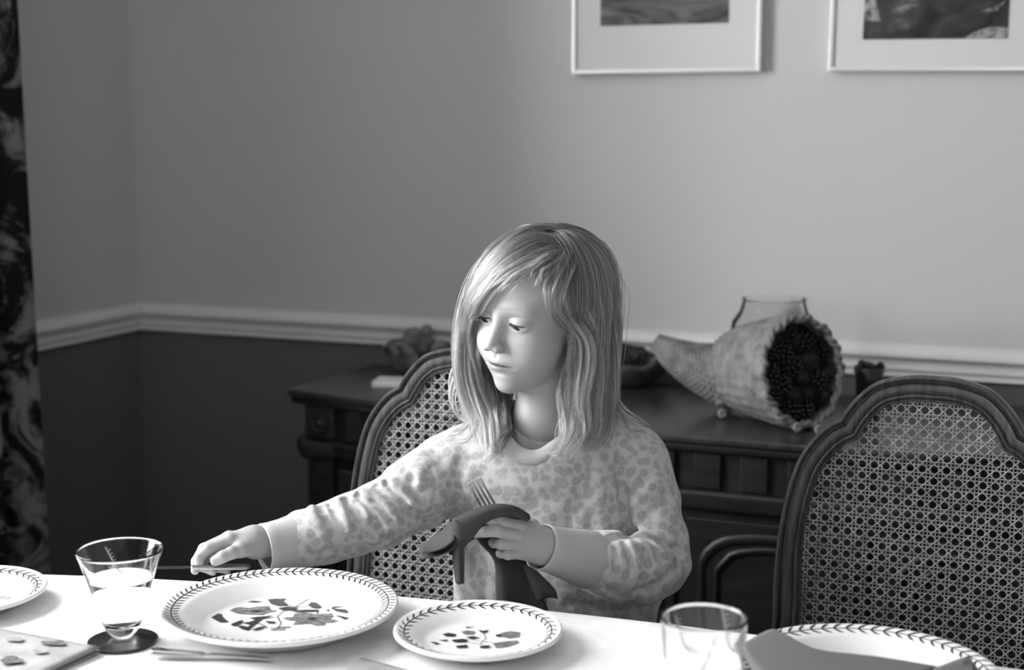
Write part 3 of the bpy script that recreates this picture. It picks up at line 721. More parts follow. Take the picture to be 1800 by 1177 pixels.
# ------------------------------------------------------------------ things on the sideboard
ZSB = ZS+.0005
# white pad
P = onplane(690, 676, 2, ZSB)
o = MB().box((-.045, -.035, 0), (.045, .035, .012)).build('note_pad', M_white, bevel=.002); o.location = (P[0]+.01, P[1], ZSB); o.rotation_euler = (0, 0, .25); tag(o, 'small white pad lying on the left end of the sideboard', 'pad')
# driftwood-like bowl at the left
def irregular_bowl(name, label, P, R, h, m, seed, inner=True):
    o = thing(name, label, 'bowl', (P[0], P[1], ZSB)); n, rgs = 40, []
    r_ = random.Random(seed); ph = [r_.random()*6 for _ in range(6)]
    def edge(a): return .16*math.sin(3*a+ph[0])+.12*math.sin(5*a+ph[1])+.07*math.sin(9*a+ph[2])
    prof = [(.28, 0), (.42, .02), (.66, .30), (.86, .66), (1.0, 1.0), (.93, .97), (.78, .62), (.55, .28), (.2, .14), (.01, .13)]
    G = []
    for r, z in prof:
        G.append([((R*r*(1+edge(a)*z*.8))*math.cos(a), (R*r*(1+edge(a)*z*.8))*math.sin(a)*.8, h*z*(1+edge(a)*1.6*z)) for a in [2*math.pi*k/n for k in range(n)]])
    q = MB(); q.grid(np.array(G), False, True); q.f.append(tuple(range(n))[::-1]); b_ = q.build('shell', m, o, smooth=True); return o
M_bark = mat('weathered_wood', .13, .8, .2, mottle=(40, .8), bump=(60, .8, .004))
P = onplane(730, 664, 2, ZSB)
wb = irregular_bowl('wooden_bowl', 'pale knobbly wooden leaf-shaped bowl at the left end of the sideboard', (P[0], P[1]+.03), .088, .062, M_bark, 3)
for k, (dx, dy, dz, r_) in enumerate(((-.05, 0, .055, .030), (.0, .01, .062, .034), (.05, -.01, .055, .028), (.0, .02, .088, .018))):
    q = MB(); q.lathe([(r_*math.sin(a)*(1+.05*math.sin(7*a)), r_*.8*-math.cos(a)) for a in np.linspace(.01, math.pi-.01, 10)], 14)
    g = q.build('dried_gourd', M_bark, smooth=True); g.location = (wb.location[0]+dx, wb.location[1]+dy, ZSB+dz); g.rotation_euler = (k, .4*k, k*1.3); g.scale = (1.15, .9, 1)
    tag(g, ('leftmost dried gourd in the pale wooden bowl', 'middle dried gourd in the pale wooden bowl', 'rightmost dried gourd in the pale wooden bowl', 'smallest dried gourd, on top of the others in the pale wooden bowl')[k], 'gourd', 'dried gourds in the wooden bowl')
P = onplane(1118, 700, 2, ZSB)
M_barkd = mat('dark_twig_wood', .035, .6, .4, mottle=(50, .6), bump=(70, .6, .003))
tb = irregular_bowl('twig_bowl', 'dark wooden bowl of twigs right behind the girl\'s hair', (P[0]-.055, P[1]+.13), .095, .065, M_barkd, 8)
q = MB(); r_ = random.Random(5)
for k in range(26):
    a = r_.random()*6.28; L = .05+.05*r_.random(); c = np.array([r_.uniform(-.04, .04), r_.uniform(-.03, .03), .045+.02*r_.random()]); d = np.array([math.cos(a), math.sin(a), r_.uniform(-.1, .25)])
    q.tube([c-d*L*.5, c+np.array([0, 0, .006]), c+d*L*.5], [.0018, .0026, .0012], 5)
stuff(q.build('twigs', M_barkd, tb, smooth=True))

# wicker cornucopia: swept horn with woven relief
mouth = W(1408, 648, 2.72); tipp = W(1156, 592, 2.93)
def cp(u, v, d, r): return (W(u, v, d), r)
spine = [cp(1153, 598, 2.74, .010), cp(1178, 618, 2.735, .024), cp(1213, 637, 2.73, .036), cp(1255, 652, 2.72, .050), cp(1300, 660, 2.70, .069), cp(1342, 658, 2.64, .080), cp(1380, 655, 2.59, .085), cp(1410, 653, 2.55, .086)]
SP = np.array([list(p)+[r] for p, r in spine]); SP = np.array(smooth_poly(SP, 8)); SP = resample(SP, 150)
# keep it resting on the sideboard
SP[:, 2] = np.maximum(SP[:, 2], ZSB+.012+SP[:, 3]*.98*np.clip((SP[:, 3]-.03)/.03, 0, 1)) if False else SP[:, 2]
mz = SP[-1, 2]-SP[-1, 3]*1.05; lift = ZSB+.016-mz
corn = thing('cornucopia', 'woven wicker cornucopia lying on the sideboard, mouth filled with dark fruit', 'basket', (float(SP[-1,0]), float(SP[-1,1]), ZSB))
cL = np.array(corn.location)
ax_end = SP[-1, :3]-SP[-8, :3]; ax_end /= np.linalg.norm(ax_end)
mouth_n = ray(1408, 648)*-1.0; mouth_n = mouth_n/np.linalg.norm(mouth_n)*.5 + np.array([.62, -.25, .10]); mouth_n /= np.linalg.norm(mouth_n)
SP[:, 2] = np.maximum(SP[:, 2], np.where(SP[:, 3] > .04, ZSB+.008+SP[:, 3]*1.03, -9))
NS, NTH = 150, 168; G = []; stk = 28
for i in range(NS):
    t_ = SP[min(i+1, NS-1), :3]-SP[max(i-1, 0), :3]; t_ /= np.linalg.norm(t_)
    k = max(0, (i-NS*.55)/(NS*.45)); ax = t_*(1-k**1.5)+mouth_n*k**1.5; ax /= np.linalg.norm(ax)
    up = np.array([0, 0, 1.0]); a = np.cross(up, ax); a /= np.linalg.norm(a); b_ = np.cross(ax, a)
    row = []; rr_ = SP[i, 3]; coil = i/2.0
    for j in range(NTH):
        g = 2*math.pi*j/NTH
        wv = .0022*math.cos(stk*g/2+math.pi*(int(coil) % 2))*(.4+rr_/.1) + .0012*math.cos(2*math.pi*coil)
        r = rr_*(1+.10*k*abs(math.sin(g))**2) + wv
        row.append(SP[i, :3]+a*r*math.cos(g)*(1-.06*k)+b_*r*math.sin(g)-cL)
    G.append(row)
G = np.array(G); q = MB(); q.grid(G, False, True); q.f.append(tuple(range(NTH)))
sh = q.build('woven_horn', M_wicker, corn, smooth=True); md = sh.modifiers.new('s', 'SOLIDIFY'); md.thickness = .004; md.offset = -1
rim = G[-1]
for ph in (0, math.pi):
    n = NTH; pts = []
    for j in range(n):
        p = rim[j]; c = rim.mean(0); d = (p-c)/np.linalg.norm(p-c); s_ = 17*2*math.pi*j/n+ph
        pts.append(p+d*.0025*math.cos(s_)+mouth_n*.003*math.sin(s_))
    q = MB(); P_ = np.array(pts); ringr = []
    for k in range(7):
        g = 2*math.pi*k/7; c = P_.mean(0); d = (P_-c); d /= np.linalg.norm(d, axis=1)[:, None]; ringr.append(P_+d*.0055*math.cos(g)+mouth_n*.0055*math.sin(g))
    q.grid(np.array(ringr), True, True).build('braided_rim', M_wicker, corn, smooth=True)
for (u, v) in ((1270, 728), (1402, 752), (1440, 756)):
    P = onplane(u, v, 2, ZSB+.008); q = MB(); q.lathe([(.0045+.0045*math.cos(a), .0045*math.sin(a)) for a in np.linspace(0, 2*math.pi, 10, endpoint=False)], 16, close=True)
    f = q.build('ring_foot', M_wicker, corn, smooth=True); f.location = tuple(P-cL); f.rotation_euler = (R_(80), 0, .5); f.location[2] = .0095
# dark fruit and cones inside
cen = SP[-1, :3]; up = np.array([0, 0, 1.]); a = np.cross(up, mouth_n); a /= np.linalg.norm(a); b_ = np.cross(mouth_n, a)
M_fruit = mat('dark_glossy_fruit', .010, .25, .5, mottle=(40, .6)); M_cone = mat('pine_cone', .022, .6, .3, mottle=(40, .5))
r_ = random.Random(11); placed = []
def berry_cluster(rr):
    q = MB()
    for k in range(46):
        z = 1-2*(k+.5)/46; g = k*2.39996; s_ = math.sqrt(1-z*z); c = np.array([s_*math.cos(g), s_*math.sin(g), z])*rr*.86
        q.lathe([(rr*.20*math.sin(t_), -rr*.20*math.cos(t_)) for t_ in np.linspace(0.02, math.pi-.02, 5)], 7, tuple(c))
    return q
def cone(rr):
    q = MB()
    q.lathe([(0, -rr), (rr*.6, -rr*.6), (rr*.75, 0), (rr*.5, rr*.7), (0, rr)], 12)
    for k in range(60):
        z = -.9+1.8*k/60; g = k*2.39996; s_ = rr*math.sqrt(max(0.02, 1-z*z))*.9
        c = np.array([s_*math.cos(g), s_*math.sin(g), z*rr]); d = np.array([math.cos(g), math.sin(g), .5]); t_ = np.array([-math.sin(g), math.cos(g), 0]); w = rr*.2
        q.add([c-t_*w*.6-d*w*.5, c+t_*w*.6-d*w*.5, c+t_*w+d*w*.4, c+d*w*.9, c-t_*w+d*w*.4, c+d*w*.2+np.array([0, 0, w*.5])], [(0, 1, 5), (1, 2, 5), (2, 3, 5), (3, 4, 5), (4, 0, 5), (4, 3, 2, 1, 0)])
    return q
pos = []
for it in range(900):
    x, y = r_.uniform(-1, 1)*.085, r_.uniform(-1, 1)*.09
    if (x/.082)**2+(y/.087)**2 > .80: continue
    if all((x-px)**2+(y-py)**2 > .026**2 for px, py in pos): pos.append((x, y))
fm = berry_cluster(.021); fproto = None; cproto = None
for k, (x, y) in enumerate(pos):
    P = cen+a*x+b_*y-mouth_n*(.020+.012*((x/.1)**2+(y/.1)**2))
    P[2] = max(P[2], ZSB+.03)
    if k % 3 == 1:
        if cproto is None: cproto = cone(.019).build('pine_cone', M_cone)
        o = cproto if cproto.get('category') is None else cproto.copy()
        if o is not cproto: COL.objects.link(o)
        tag(o, 'small dark pine cone packed in the mouth of the wicker cornucopia', 'pine cone', 'pine cones in the cornucopia')
    else:
        if fproto is None: fproto = fm.build('berry_cluster', M_fruit, smooth=True); stuffed = 0
        o = fproto if fproto.get('category') is None else fproto.copy()
        if o is not fproto: COL.objects.link(o)
        tag(o, 'dark glossy berry cluster packed in the mouth of the wicker cornucopia', 'berries', 'berry clusters in the cornucopia')
    o.location = tuple(P); o.rotation_euler = (r_.random()*3, r_.random()*3, r_.random()*3)
q = MB(); q.add([cen+a*.088*math.cos(t_)-mouth_n*.032+b_*.092*math.sin(t_)-cL for t_ in np.linspace(0, 2*math.pi, 24, endpoint=False)], [tuple(range(24))]); q.build('painted_shade_disc', M_black, corn)  # near-black disc standing in for the shade deep inside the horn
# glass vase behind it
P = W(1372, 640, 2.92); q = MB()
vz = W(1372, 517, 2.90)[2]-ZSB
prof = [(.0, 0), (.070, 0), (.084, .01), (.090, .05), (.088, .10), (.080, .15), (.066, vz-.025), (.060, vz-.004), (.063, vz)]
q.lathe(prof+[(r-.003, z) for r, z in prof[::-1] if z > .005]+[(0, .005)], 56)
vs_ = q.build('glass_vase', M_vase, smooth=True); vs_.location = (P[0], WY1-.105, ZSB); tag(vs_, 'pale clear glass vase standing behind the wicker cornucopia', 'vase')
# small dark pot right of the cornucopia
P = W(1527, 668, 2.66); q = MB(); hz = W(1527, 643, 2.66)[2]-ZSB
q.lathe([(0, 0), (.018, 0), (.020, .01), (.024, hz*.7), (.029, hz), (.026, hz), (.021, hz*.7), (.016, .012), (0, .01)], 28)
pot = thing('votive_glass', 'small smoky glass votive right of the cornucopia on the sideboard', 'candle holder', (P[0], P[1], ZSB))
M_smoke = mat('smoky_glass', .03, .1, .5, **{'Alpha': .75}); q.build('cup', M_smoke, pot, smooth=True)
q = MB(); r_ = random.Random(2)
for k in range(10): q.lathe([(.008*math.sin(t_), -.008*math.cos(t_)) for t_ in np.linspace(.02, 3.12, 6)], 8, (r_.uniform(-.018, .018), r_.uniform(-.018, .018), hz+r_.uniform(-.008, .006)))
stuff(q.build('dark_potpourri', M_fruit, pot, smooth=True))

# ------------------------------------------------------------------ signed-distance modelling helpers
def rc(P, a, b, r1, r2):
    a = np.asarray(a, float); b = np.asarray(b, float); ba = b-a; t_ = np.clip(((P-a)@ba)/(ba@ba+1e-12), 0, 1)
    return np.linalg.norm(P-a-t_[:, None]*ba, axis=1)-(r1+(r2-r1)*t_)
def el(P, c, r):
    q = (P-np.asarray(c, float)); r = np.asarray(r, float); k0 = np.linalg.norm(q/r, axis=1); k1 = np.linalg.norm(q/(r*r), axis=1)+1e-9
    return k0*(k0-1)/k1
def smin(a, b, k):
    h = np.clip(.5+.5*(b-a)/k, 0, 1); return b*(1-h)+a*h-k*h*(1-h)
def smax(a, b, k): return -smin(-a, -b, k)
def chain(P, pts, k=.004):
    """pts: [(xyz, r), ...]"""
    d = None
    for (a, ra), (b, rb) in zip(pts[:-1], pts[1:]):
        e = rc(P, a, b, ra, rb); d = e if d is None else smin(d, e, k)
    return d
def surface_nets(fn, lo, hi, h, slack=1.35):
    lo = np.array(lo, float); B = 8; nb = np.ceil((np.array(hi)-lo)/(h*B)).astype(int); n = nb*B+1
    bi = np.stack(np.meshgrid(*[np.arange(k) for k in nb], indexing='ij'), -1).reshape(-1, 3)
    cen = lo+(bi+.5)*B*h; dc = fn(cen)
    act = np.abs(dc) < B*h*.87*slack
    V = np.empty(tuple(n), np.float32)
    sg = np.where(dc < 0, -1., 1.).astype(np.float32).reshape(tuple(nb))
    big = np.repeat(np.repeat(np.repeat(sg, B, 0), B, 1), B, 2)
    V[:-1, :-1, :-1] = big; V[-1] = 1; V[:, -1] = 1; V[:, :, -1] = 1
    lc = np.stack(np.meshgrid(*[np.arange(B+1)]*3, indexing='ij'), -1).reshape(-1, 3)
    A = bi[act]
    for s_ in range(0, len(A), 300):
        a = A[s_:s_+300]; idx = (a[:, None, :]*B+lc[None]).reshape(-1, 3)
        V[idx[:, 0], idx[:, 1], idx[:, 2]] = fn(lo+idx*h)
    ins = V < 0
    c = np.zeros(tuple(n-1), np.int8)
    for dx in (0, 1):
        for dy in (0, 1):
            for dz in (0, 1): c += ins[dx:n[0]-1+dx, dy:n[1]-1+dy, dz:n[2]-1+dz]
    mix = (c > 0) & (c < 8); cells = np.argwhere(mix); idm = np.full(tuple(n-1), -1, np.int32); idm[mix] = np.arange(len(cells))
    acc = np.zeros((len(cells), 3)); cnt = np.zeros(len(cells))
    for ax in range(3):
        o1, o2 = [k for k in range(3) if k != ax]
        for p in (0, 1):
            for q in (0, 1):
                s0 = np.zeros(3, int); s0[o1] = p; s0[o2] = q; s1 = s0.copy(); s1[ax] = 1
                i0 = cells+s0; i1 = cells+s1; v0 = V[tuple(i0.T)]; v1 = V[tuple(i1.T)]; m_ = (v0 < 0) != (v1 < 0)
                t_ = v0[m_]/(v0[m_]-v1[m_]); pt = i0[m_].astype(float); pt[:, ax] += t_; acc[m_] += pt; cnt[m_] += 1
    verts = lo+acc/cnt[:, None]*h; F = []
    for ax in range(3):
        o1, o2 = [(1, 2), (2, 0), (0, 1)][ax]
        sl0 = [slice(0, None)]*3; a0 = ins.take(range(0, n[ax]-1), ax); a1 = ins.take(range(1, n[ax]), ax)
        for flip, m_ in ((False, a0 & ~a1), (True, ~a0 & a1)):
            E = np.argwhere(m_); E = E[(E[:, o1] > 0) & (E[:, o2] > 0) & (E[:, o1] < n[o1]-1) & (E[:, o2] < n[o2]-1)]
            d1 = np.zeros(3, int); d1[o1] = 1; d2 = np.zeros(3, int); d2[o2] = 1
            q = [idm[tuple((E-d1-d2).T)], idm[tuple((E-d2).T)], idm[tuple(E.T)], idm[tuple((E-d1).T)]]
            Q = np.stack(q if not flip else q[::-1], 1); F.append(Q)
    F = np.concatenate(F); F = F[(F >= 0).all(1)]
    return verts.astype(np.float32), F.astype(np.int32)
def trace(fn, u, v, d0=1.5, d1=2.3):
    r = ray(u, v); P = C0+r*d0; d = d0
    for _ in range(120):
        s_ = float(fn(np.array([C0+r*d]))[0])
        if s_ < 2e-4: return C0+r*d
        d += max(s_*.7, 2e-4)/np.linalg.norm(r)
        if d > d1: break
    return None
def grad(fn, P, e=.0008):
    g = np.stack([fn(P+np.eye(3)[k]*e)-fn(P-np.eye(3)[k]*e) for k in range(3)], 1); return g/(np.linalg.norm(g, axis=1)[:, None]+1e-9)
def polydist(P, L):
    d = None
    for a, b in zip(L[:-1], L[1:]):
        ba = b-a; t_ = np.clip(((P-a)@ba)/(ba@ba+1e-12), 0, 1); e = np.linalg.norm(P-a-t_[:, None]*ba, axis=1)
        d = e if d is None else np.minimum(d, e)
    return d

# ------------------------------------------------------------------ the girl
Rh = np.array([math.cos(YAW), math.sin(YAW), 0]); Th = np.array([math.sin(YAW), -math.cos(YAW), 0]); Zh = np.array([0, 0, 1.])
G3 = np.stack([Rh, Th, Zh], 1)                                   # columns: picture right, towards the camera, up
HA, HP, HR = R_(43), R_(5), R_(5.5)
HC = W(950, 545, 1.90)
yh = Th*math.cos(HA)-Rh*math.sin(HA); xh = Rh*math.cos(HA)+Th*math.sin(HA)
yh2 = yh*math.cos(HP)-Zh*math.sin(HP); zh2 = Zh*math.cos(HP)+yh*math.sin(HP)
HM = np.stack([xh, yh2, zh2], 1)
HM = HM@np.array([[math.cos(HR), 0, math.sin(HR)], [0, 1, 0], [-math.sin(HR), 0, math.cos(HR)]])
def toH(P): return (P-HC)@HM
def fromH(q): return HC+np.asarray(q, float)@HM.T
EX, EY, EZ = .0275, .0652, .0
def skull(q):
    ax = np.abs(q[:, 0]); m_ = q.copy(); m_[:, 0] = ax
    d = el(q, (0, -.014, .027), (.070, .088, .072))
    d = smin(d, el(q, (0, .030, .040), (.059, .050, .050)), .03)
    return d, m_
def head_local(q, fine=True):
    d, m_ = skull(q)
    d = smin(d, el(q, (0, .032, -.028), (.054, .048, .060)), .025)
    d = smin(d, el(m_, (.031, .047, -.036), (.026, .028, .028)), .020)      # cheeks
    d = smin(d, el(q, (0, .034, -.069), (.039, .038, .026)), .020)          # jaw
    d = smin(d, el(q, (0, .061, -.0865), (.017, .014, .0125)), .014)         # chin
    d = smin(d, el(q, (0, .064, -.053), (.025, .019, .020)), .014)          # muzzle
    d = smin(d, el(m_, (.024, .068, .017), (.022, .012, .008)), .016)       # brow
    d = smax(d, -el(m_, (.0285, .0915, -.001), (.0165, .0135, .0105)), .018)   # eye socket
    d = smin(d, rc(q, (0, .0755, .006), (0, .0890, -.0225), .0066, .0074), .010)  # nose bridge
    d = smin(d, el(q, (0, .0922, -.0278), (.0082, .0085, .0076)), .005)
    d = smin(d, el(m_, (.0088, .0880, -.0330), (.0060, .0085, .0060)), .004)
    d = smax(d, -el(m_, (.0052, .0915, -.0393), (.0030, .0046, .0028)), .0016)
    if fine:
        lid = el(m_, (EX, EY, EZ), (.0142, .0138, .0132)); d = smin(d, lid, .005)
        d = smin(d, el(m_, (EX+.001, EY+.0030, EZ+.0022), (.0133, .0096, .0090)), .004)   # upper lid fold
        e2 = m_-np.array([EX+.0005, EY+.0128, EZ-.0026]); e2 = np.stack([e2[:, 0], e2[:, 1]+e2[:, 0]**2*28, e2[:, 2]+e2[:, 0]*.06+e2[:, 0]**2*-14+.0006], 1)
        d = smax(d, -el(e2, (0, 0, -.0008), (.0126, .0062, .0038)), .0008)        # opening between the lids
        cr = m_-np.array([EX, EY+.0105, EZ+.0088]); cr[:, 1] += cr[:, 0]**2*22; cr[:, 2] += cr[:, 0]**2*16
        d = d+.0010*np.exp(-(cr[:, 2]/.0014)**2-(cr[:, 1]/.006)**2-(cr[:, 0]/.012)**4)   # crease above the lid
        # lips
        q2 = q.copy(); q2[:, 1] += q2[:, 0]**2*20; q2[:, 2] += q2[:, 0]**2*2.0
        d = smin(d, el(q2, (0, .0815, -.0528), (.0170, .0048, .0034)), .0030)
        d = smin(d, el(q2, (0, .0805, -.0605), (.0145, .0052, .0040)), .0034)
        d = smax(d, -el(q2, (0, .0862, -.0566), (.0175, .0060, .0009)), .0026)
        d = d+.0011*np.exp(-(q[:, 0]/.0028)**2-((q[:, 2]+.0445)/.005)**2)*(q[:, 1] > .05)  # philtrum
        d = d+.0022*np.exp(-(q[:, 0]/.012)**2-((q[:, 2]+.069)/.0035)**2)*(q[:, 1] > .05)   # dip above the chin
        d = d+.0006*np.exp(-((m_[:, 0]-.022)/.005)**2-((q[:, 2]+.057)/.006)**2)*(q[:, 1] > .04)
        # ears
        ear = el(m_, (.0705, -.004, -.008), (.0055, .016, .027)); ear = smax(ear, -el(m_, (.078, .001, -.004), (.006, .009, .016)), .003)
        d = smin(d, ear, .004)
    return d
NECK = [(fromH((0, -.022, -.045)), .040), (W(953, 735, 1.915), .0365), (W(950, 795, 1.93), .040), (W(952, 850, 1.94), .06)]
def head_fn(P):
    d = head_local(toH(P)); return smin(d, chain(P, NECK, .01), .012)
def J(u, v, d): return W(u, v, d)
def JR(u, v, d): return W(u, v, d+.065)
# right hand (left in the picture), hovering over the table edge with the knife
rhF = {'index': [(JR(405, 948, 1.748), .0074), (JR(368, 962, 1.742), .0069), (JR(352, 977, 1.742), .0062), (JR(350, 990, 1.745), .0054)],
       'middle': [(JR(402, 944, 1.762), .0074), (JR(358, 964, 1.757), .0069), (JR(345, 986, 1.752), .0062), (JR(343, 1002, 1.748), .0054)],
       'ring': [(JR(404, 950, 1.777), .0070), (JR(362, 974, 1.772), .0064), (JR(356, 996, 1.760), .0058), (JR(374, 1004, 1.750), .0052)],
       'little': [(JR(410, 956, 1.790), .0064), (JR(378, 980, 1.786), .0058), (JR(382, 998, 1.772), .0053), (JR(399, 1002, 1.760), .0048)],
       'thumb': [(JR(440, 962, 1.752), .0095), (JR(408, 971, 1.732), .0080), (JR(392, 978, 1.727), .0076), (JR(379, 985, 1.727), .0066)]}
def rhand_fn(P):
    w0, w1 = JR(450, 952, 1.770), JR(520, 945, 1.795)
    palm = rc(P, JR(442, 950, 1.760), JR(407, 948, 1.750), .0135, .0090)
    palm = smin(palm, rc(P, JR(442, 950, 1.768), JR(404, 945, 1.763), .0135, .0088), .008)
    palm = smin(palm, rc(P, JR(444, 956, 1.778), JR(406, 952, 1.777), .0130, .0085), .008)
    palm = smin(palm, rc(P, JR(446, 960, 1.785), JR(412, 957, 1.789), .0115, .0078), .008)
    palm = smin(palm, rc(P, JR(452, 955, 1.760), JR(425, 964, 1.742), .0130, .0105), .008)
    d = smin(palm, rc(P, w0, w1, .0200, .0230), .014)
    f = None
    for k, c in rhF.items():
        e = chain(P, c, .0022); f = e if f is None else np.minimum(f, e)
    return smin(d, f, .0042)
lhF = {'index': [(J(914, 925, 1.748), .0078), (J(884, 918, 1.738), .0071), (J(866, 915, 1.737), .0064), (J(853, 914, 1.742), .0055)],
       'middle': [(J(910, 940, 1.744), .0078), (J(876, 933, 1.732), .0073), (J(853, 934, 1.732), .0065), (J(837, 937, 1.738), .0055)],
       'ring': [(J(910, 956, 1.744), .0075), (J(882, 955, 1.736), .0071), (J(868, 953, 1.752), .0062), (J(872, 948, 1.768), .0055)],
       'little': [(J(916, 972, 1.748), .0068), (J(893, 974, 1.740), .0064), (J(880, 972, 1.754), .0056), (J(884, 966, 1.768), .0050)],
       'thumb': [(J(935, 925, 1.775), .0100), (J(905, 912, 1.782), .0085), (J(884, 908, 1.776), .0078), (J(868, 906, 1.768), .0066)]}
def lhand_fn(P):
    palm = rc(P, J(945, 942, 1.765), J(915, 927, 1.752), .0135, .0095)
    palm = smin(palm, rc(P, J(947, 955, 1.762), J(912, 941, 1.748), .0135, .0095), .008)
    palm = smin(palm, rc(P, J(947, 964, 1.762), J(912, 956, 1.748), .0135, .0092), .008)
    palm = smin(palm, rc(P, J(948, 972, 1.764), J(917, 971, 1.752), .0125, .0088), .008)
    d = smin(palm, rc(P, J(962, 960, 1.770), J(1030, 980, 1.80), .0200, .0240), .014)
    f = None
    for k, c in lhF.items():
        e = chain(P, c, .0022); f = e if f is None else np.minimum(f, e)
    return smin(d, f, .0036)
# coarse body under the clothes
SHR, ELR, WRR = J(775, 812, 1.935), J(648, 908, 1.89), J(500, 950, 1.85)
SHL, ELL_, WRL = J(1112, 805, 1.95), J(1160, 998, 1.905), J(1010, 975, 1.79)
HIPc = J(960, 900, 1.96).copy(); HIPc[2] = .585
hipR, hipL = HIPc-Rh*.065, HIPc+Rh*.065
# knees point under the table, shins hang down to the floor
kneeR = hipR+Th*.33-Rh*.01+Zh*-.02; kneeL = hipL+Th*.33+Rh*.01-Zh*.02
ankR = kneeR-Zh*.33-Th*.02; ankL = kneeL-Zh*.33-Th*.02
def ellz(P, a, b, ra, rb, fl):
    """tapered capsule flattened along the depth axis"""
    q = P@G3; A = a@G3; B_ = b@G3; q = q.copy(); q[:, 1] = (q[:, 1])*fl; A[1] *= fl; B_[1] *= fl
    return rc(q, A, B_, ra, rb)/fl**.35
CH0, CH1 = J(948, 850, 1.94), HIPc+Zh*.02
def body_fn(P):
    d = ellz(P, CH0, CH1, .095, .100, 1.45)
    d = smin(d, rc(P, SHR, SHL, .036, .036), .03)
    d = np.minimum(d, chain(P, [(SHR, .034), (ELR, .028), (WRR, .020)], .01)); d = np.minimum(d, chain(P, [(SHL, .034), (ELL_, .028), (WRL, .020)], .01))
    d = smin(d, chain(P, NECK[1:], .01)+.004, .01)
    for h_, k_, a_ in ((hipR, kneeR, ankR), (hipL, kneeL, ankL)):
        d = smin(d, chain(P, [(h_, .062), (k_, .042), (a_+Zh*.17, .038), (a_, .026)], .02), .02)
        d = smin(d, rc(P, a_-Zh*.03-Th*.01, a_-Zh*.045+Th*.10, .024, .018), .015)
    return d
M_skin = mat('skin', .40, .48, .35)
M_skin.node_tree.nodes['Principled BSDF'].inputs['Subsurface Weight'].default_value = .12
M_skin.node_tree.nodes['Principled BSDF'].inputs['Subsurface Radius'].default_value = (.006, .006, .006)
M_skin.node_tree.nodes['Principled BSDF'].inputs['Subsurface Scale'].default_value = 1.0
girl = thing('person', 'seated child in a spotted sweatshirt with long fair hair, looking down to the left', 'person', (float(HIPc[0]), float(HIPc[1]), 0.0))
gL = np.array([HIPc[0], HIPc[1], 0.0])
parts_v, parts_f, off = [], [], 0
def addpart(v, f):
    global off
    parts_v.append(v); parts_f.append(f+off); off += len(v)
v, f = surface_nets(head_fn, HC-np.array([.125, .125, .235]), HC+np.array([.125, .125, .125]), .0012); addpart(v, f)
hv, hf = v, f
v, f = surface_nets(rhand_fn, JR(440, 960, 1.765)-.09, JR(440, 960, 1.765)+.09, .0010); addpart(v, f)
v, f = surface_nets(lhand_fn, J(920, 945, 1.76)-.085, J(920, 945, 1.76)+.085, .0010); addpart(v, f)
v, f = surface_nets(body_fn, gL+np.array([-.5, -.62, .0]), gL+np.array([.36, .22, 1.0]), .006); addpart(v, f)
bv = np.concatenate(parts_v)-gL.astype(np.float32); bf = np.concatenate(parts_f)
body = mesh('body', bv, bf, M_skin, girl)
# skin tone: lips darker, brows faint, mouth and nostril shade painted in, from a colour attribute
ql = toH(bv.astype(float)+gL); tone = np.ones(len(bv))*.345
hd = (np.linalg.norm(ql, axis=1) < .14)
q2z = ql[:, 2]+ql[:, 0]**2*2.0
lip = np.exp(-((q2z+.0568)/.0062)**4)*np.exp(-(ql[:, 0]/.0185)**6)*(ql[:, 1] > .070)*hd
tone -= .10*lip
tone -= .19*np.exp(-((q2z+.0567)/.0013)**2)*np.exp(-(ql[:, 0]/.0215)**6)*(ql[:, 1] > .062)*hd  # crease shade between the lips, put into the colour
bz = ql[:, 2]-.0215+((np.abs(ql[:, 0])-.027)**2)*9
tone -= .06*np.exp(-(bz/.0028)**2)*np.exp(-((np.abs(ql[:, 0])-.027)/.015)**4)*(ql[:, 1] > .04)*hd
tone -= .24*np.exp(-((np.abs(ql[:, 0])-.0054)/.0028)**2-((ql[:, 2]+.0375)/.0026)**2)*(ql[:, 1] > .082)*hd  # shade of the nostril hollows, painted into the tone
tone += .03*np.exp(-((np.abs(ql[:, 0])-.034)/.014)**2-((ql[:, 2]+.034)/.014)**2)*hd*0
# nails
for F_ in (rhF, lhF):
    for k, c in F_.items():
        pass
ca_ = body.data.color_attributes.new('tone', 'FLOAT_COLOR', 'POINT')
colr = np.ones((len(bv), 4), np.float32); colr[:, :3] = np.clip(tone, .05, 1)[:, None]; ca_.data.foreach_set('color', colr.ravel())
t = NT(M_skin); at_ = t.new('ShaderNodeAttribute'); at_.attribute_name = 'tone'; t.link(at_.outputs['Color'], t.n['Principled BSDF'].inputs['Base Color'])

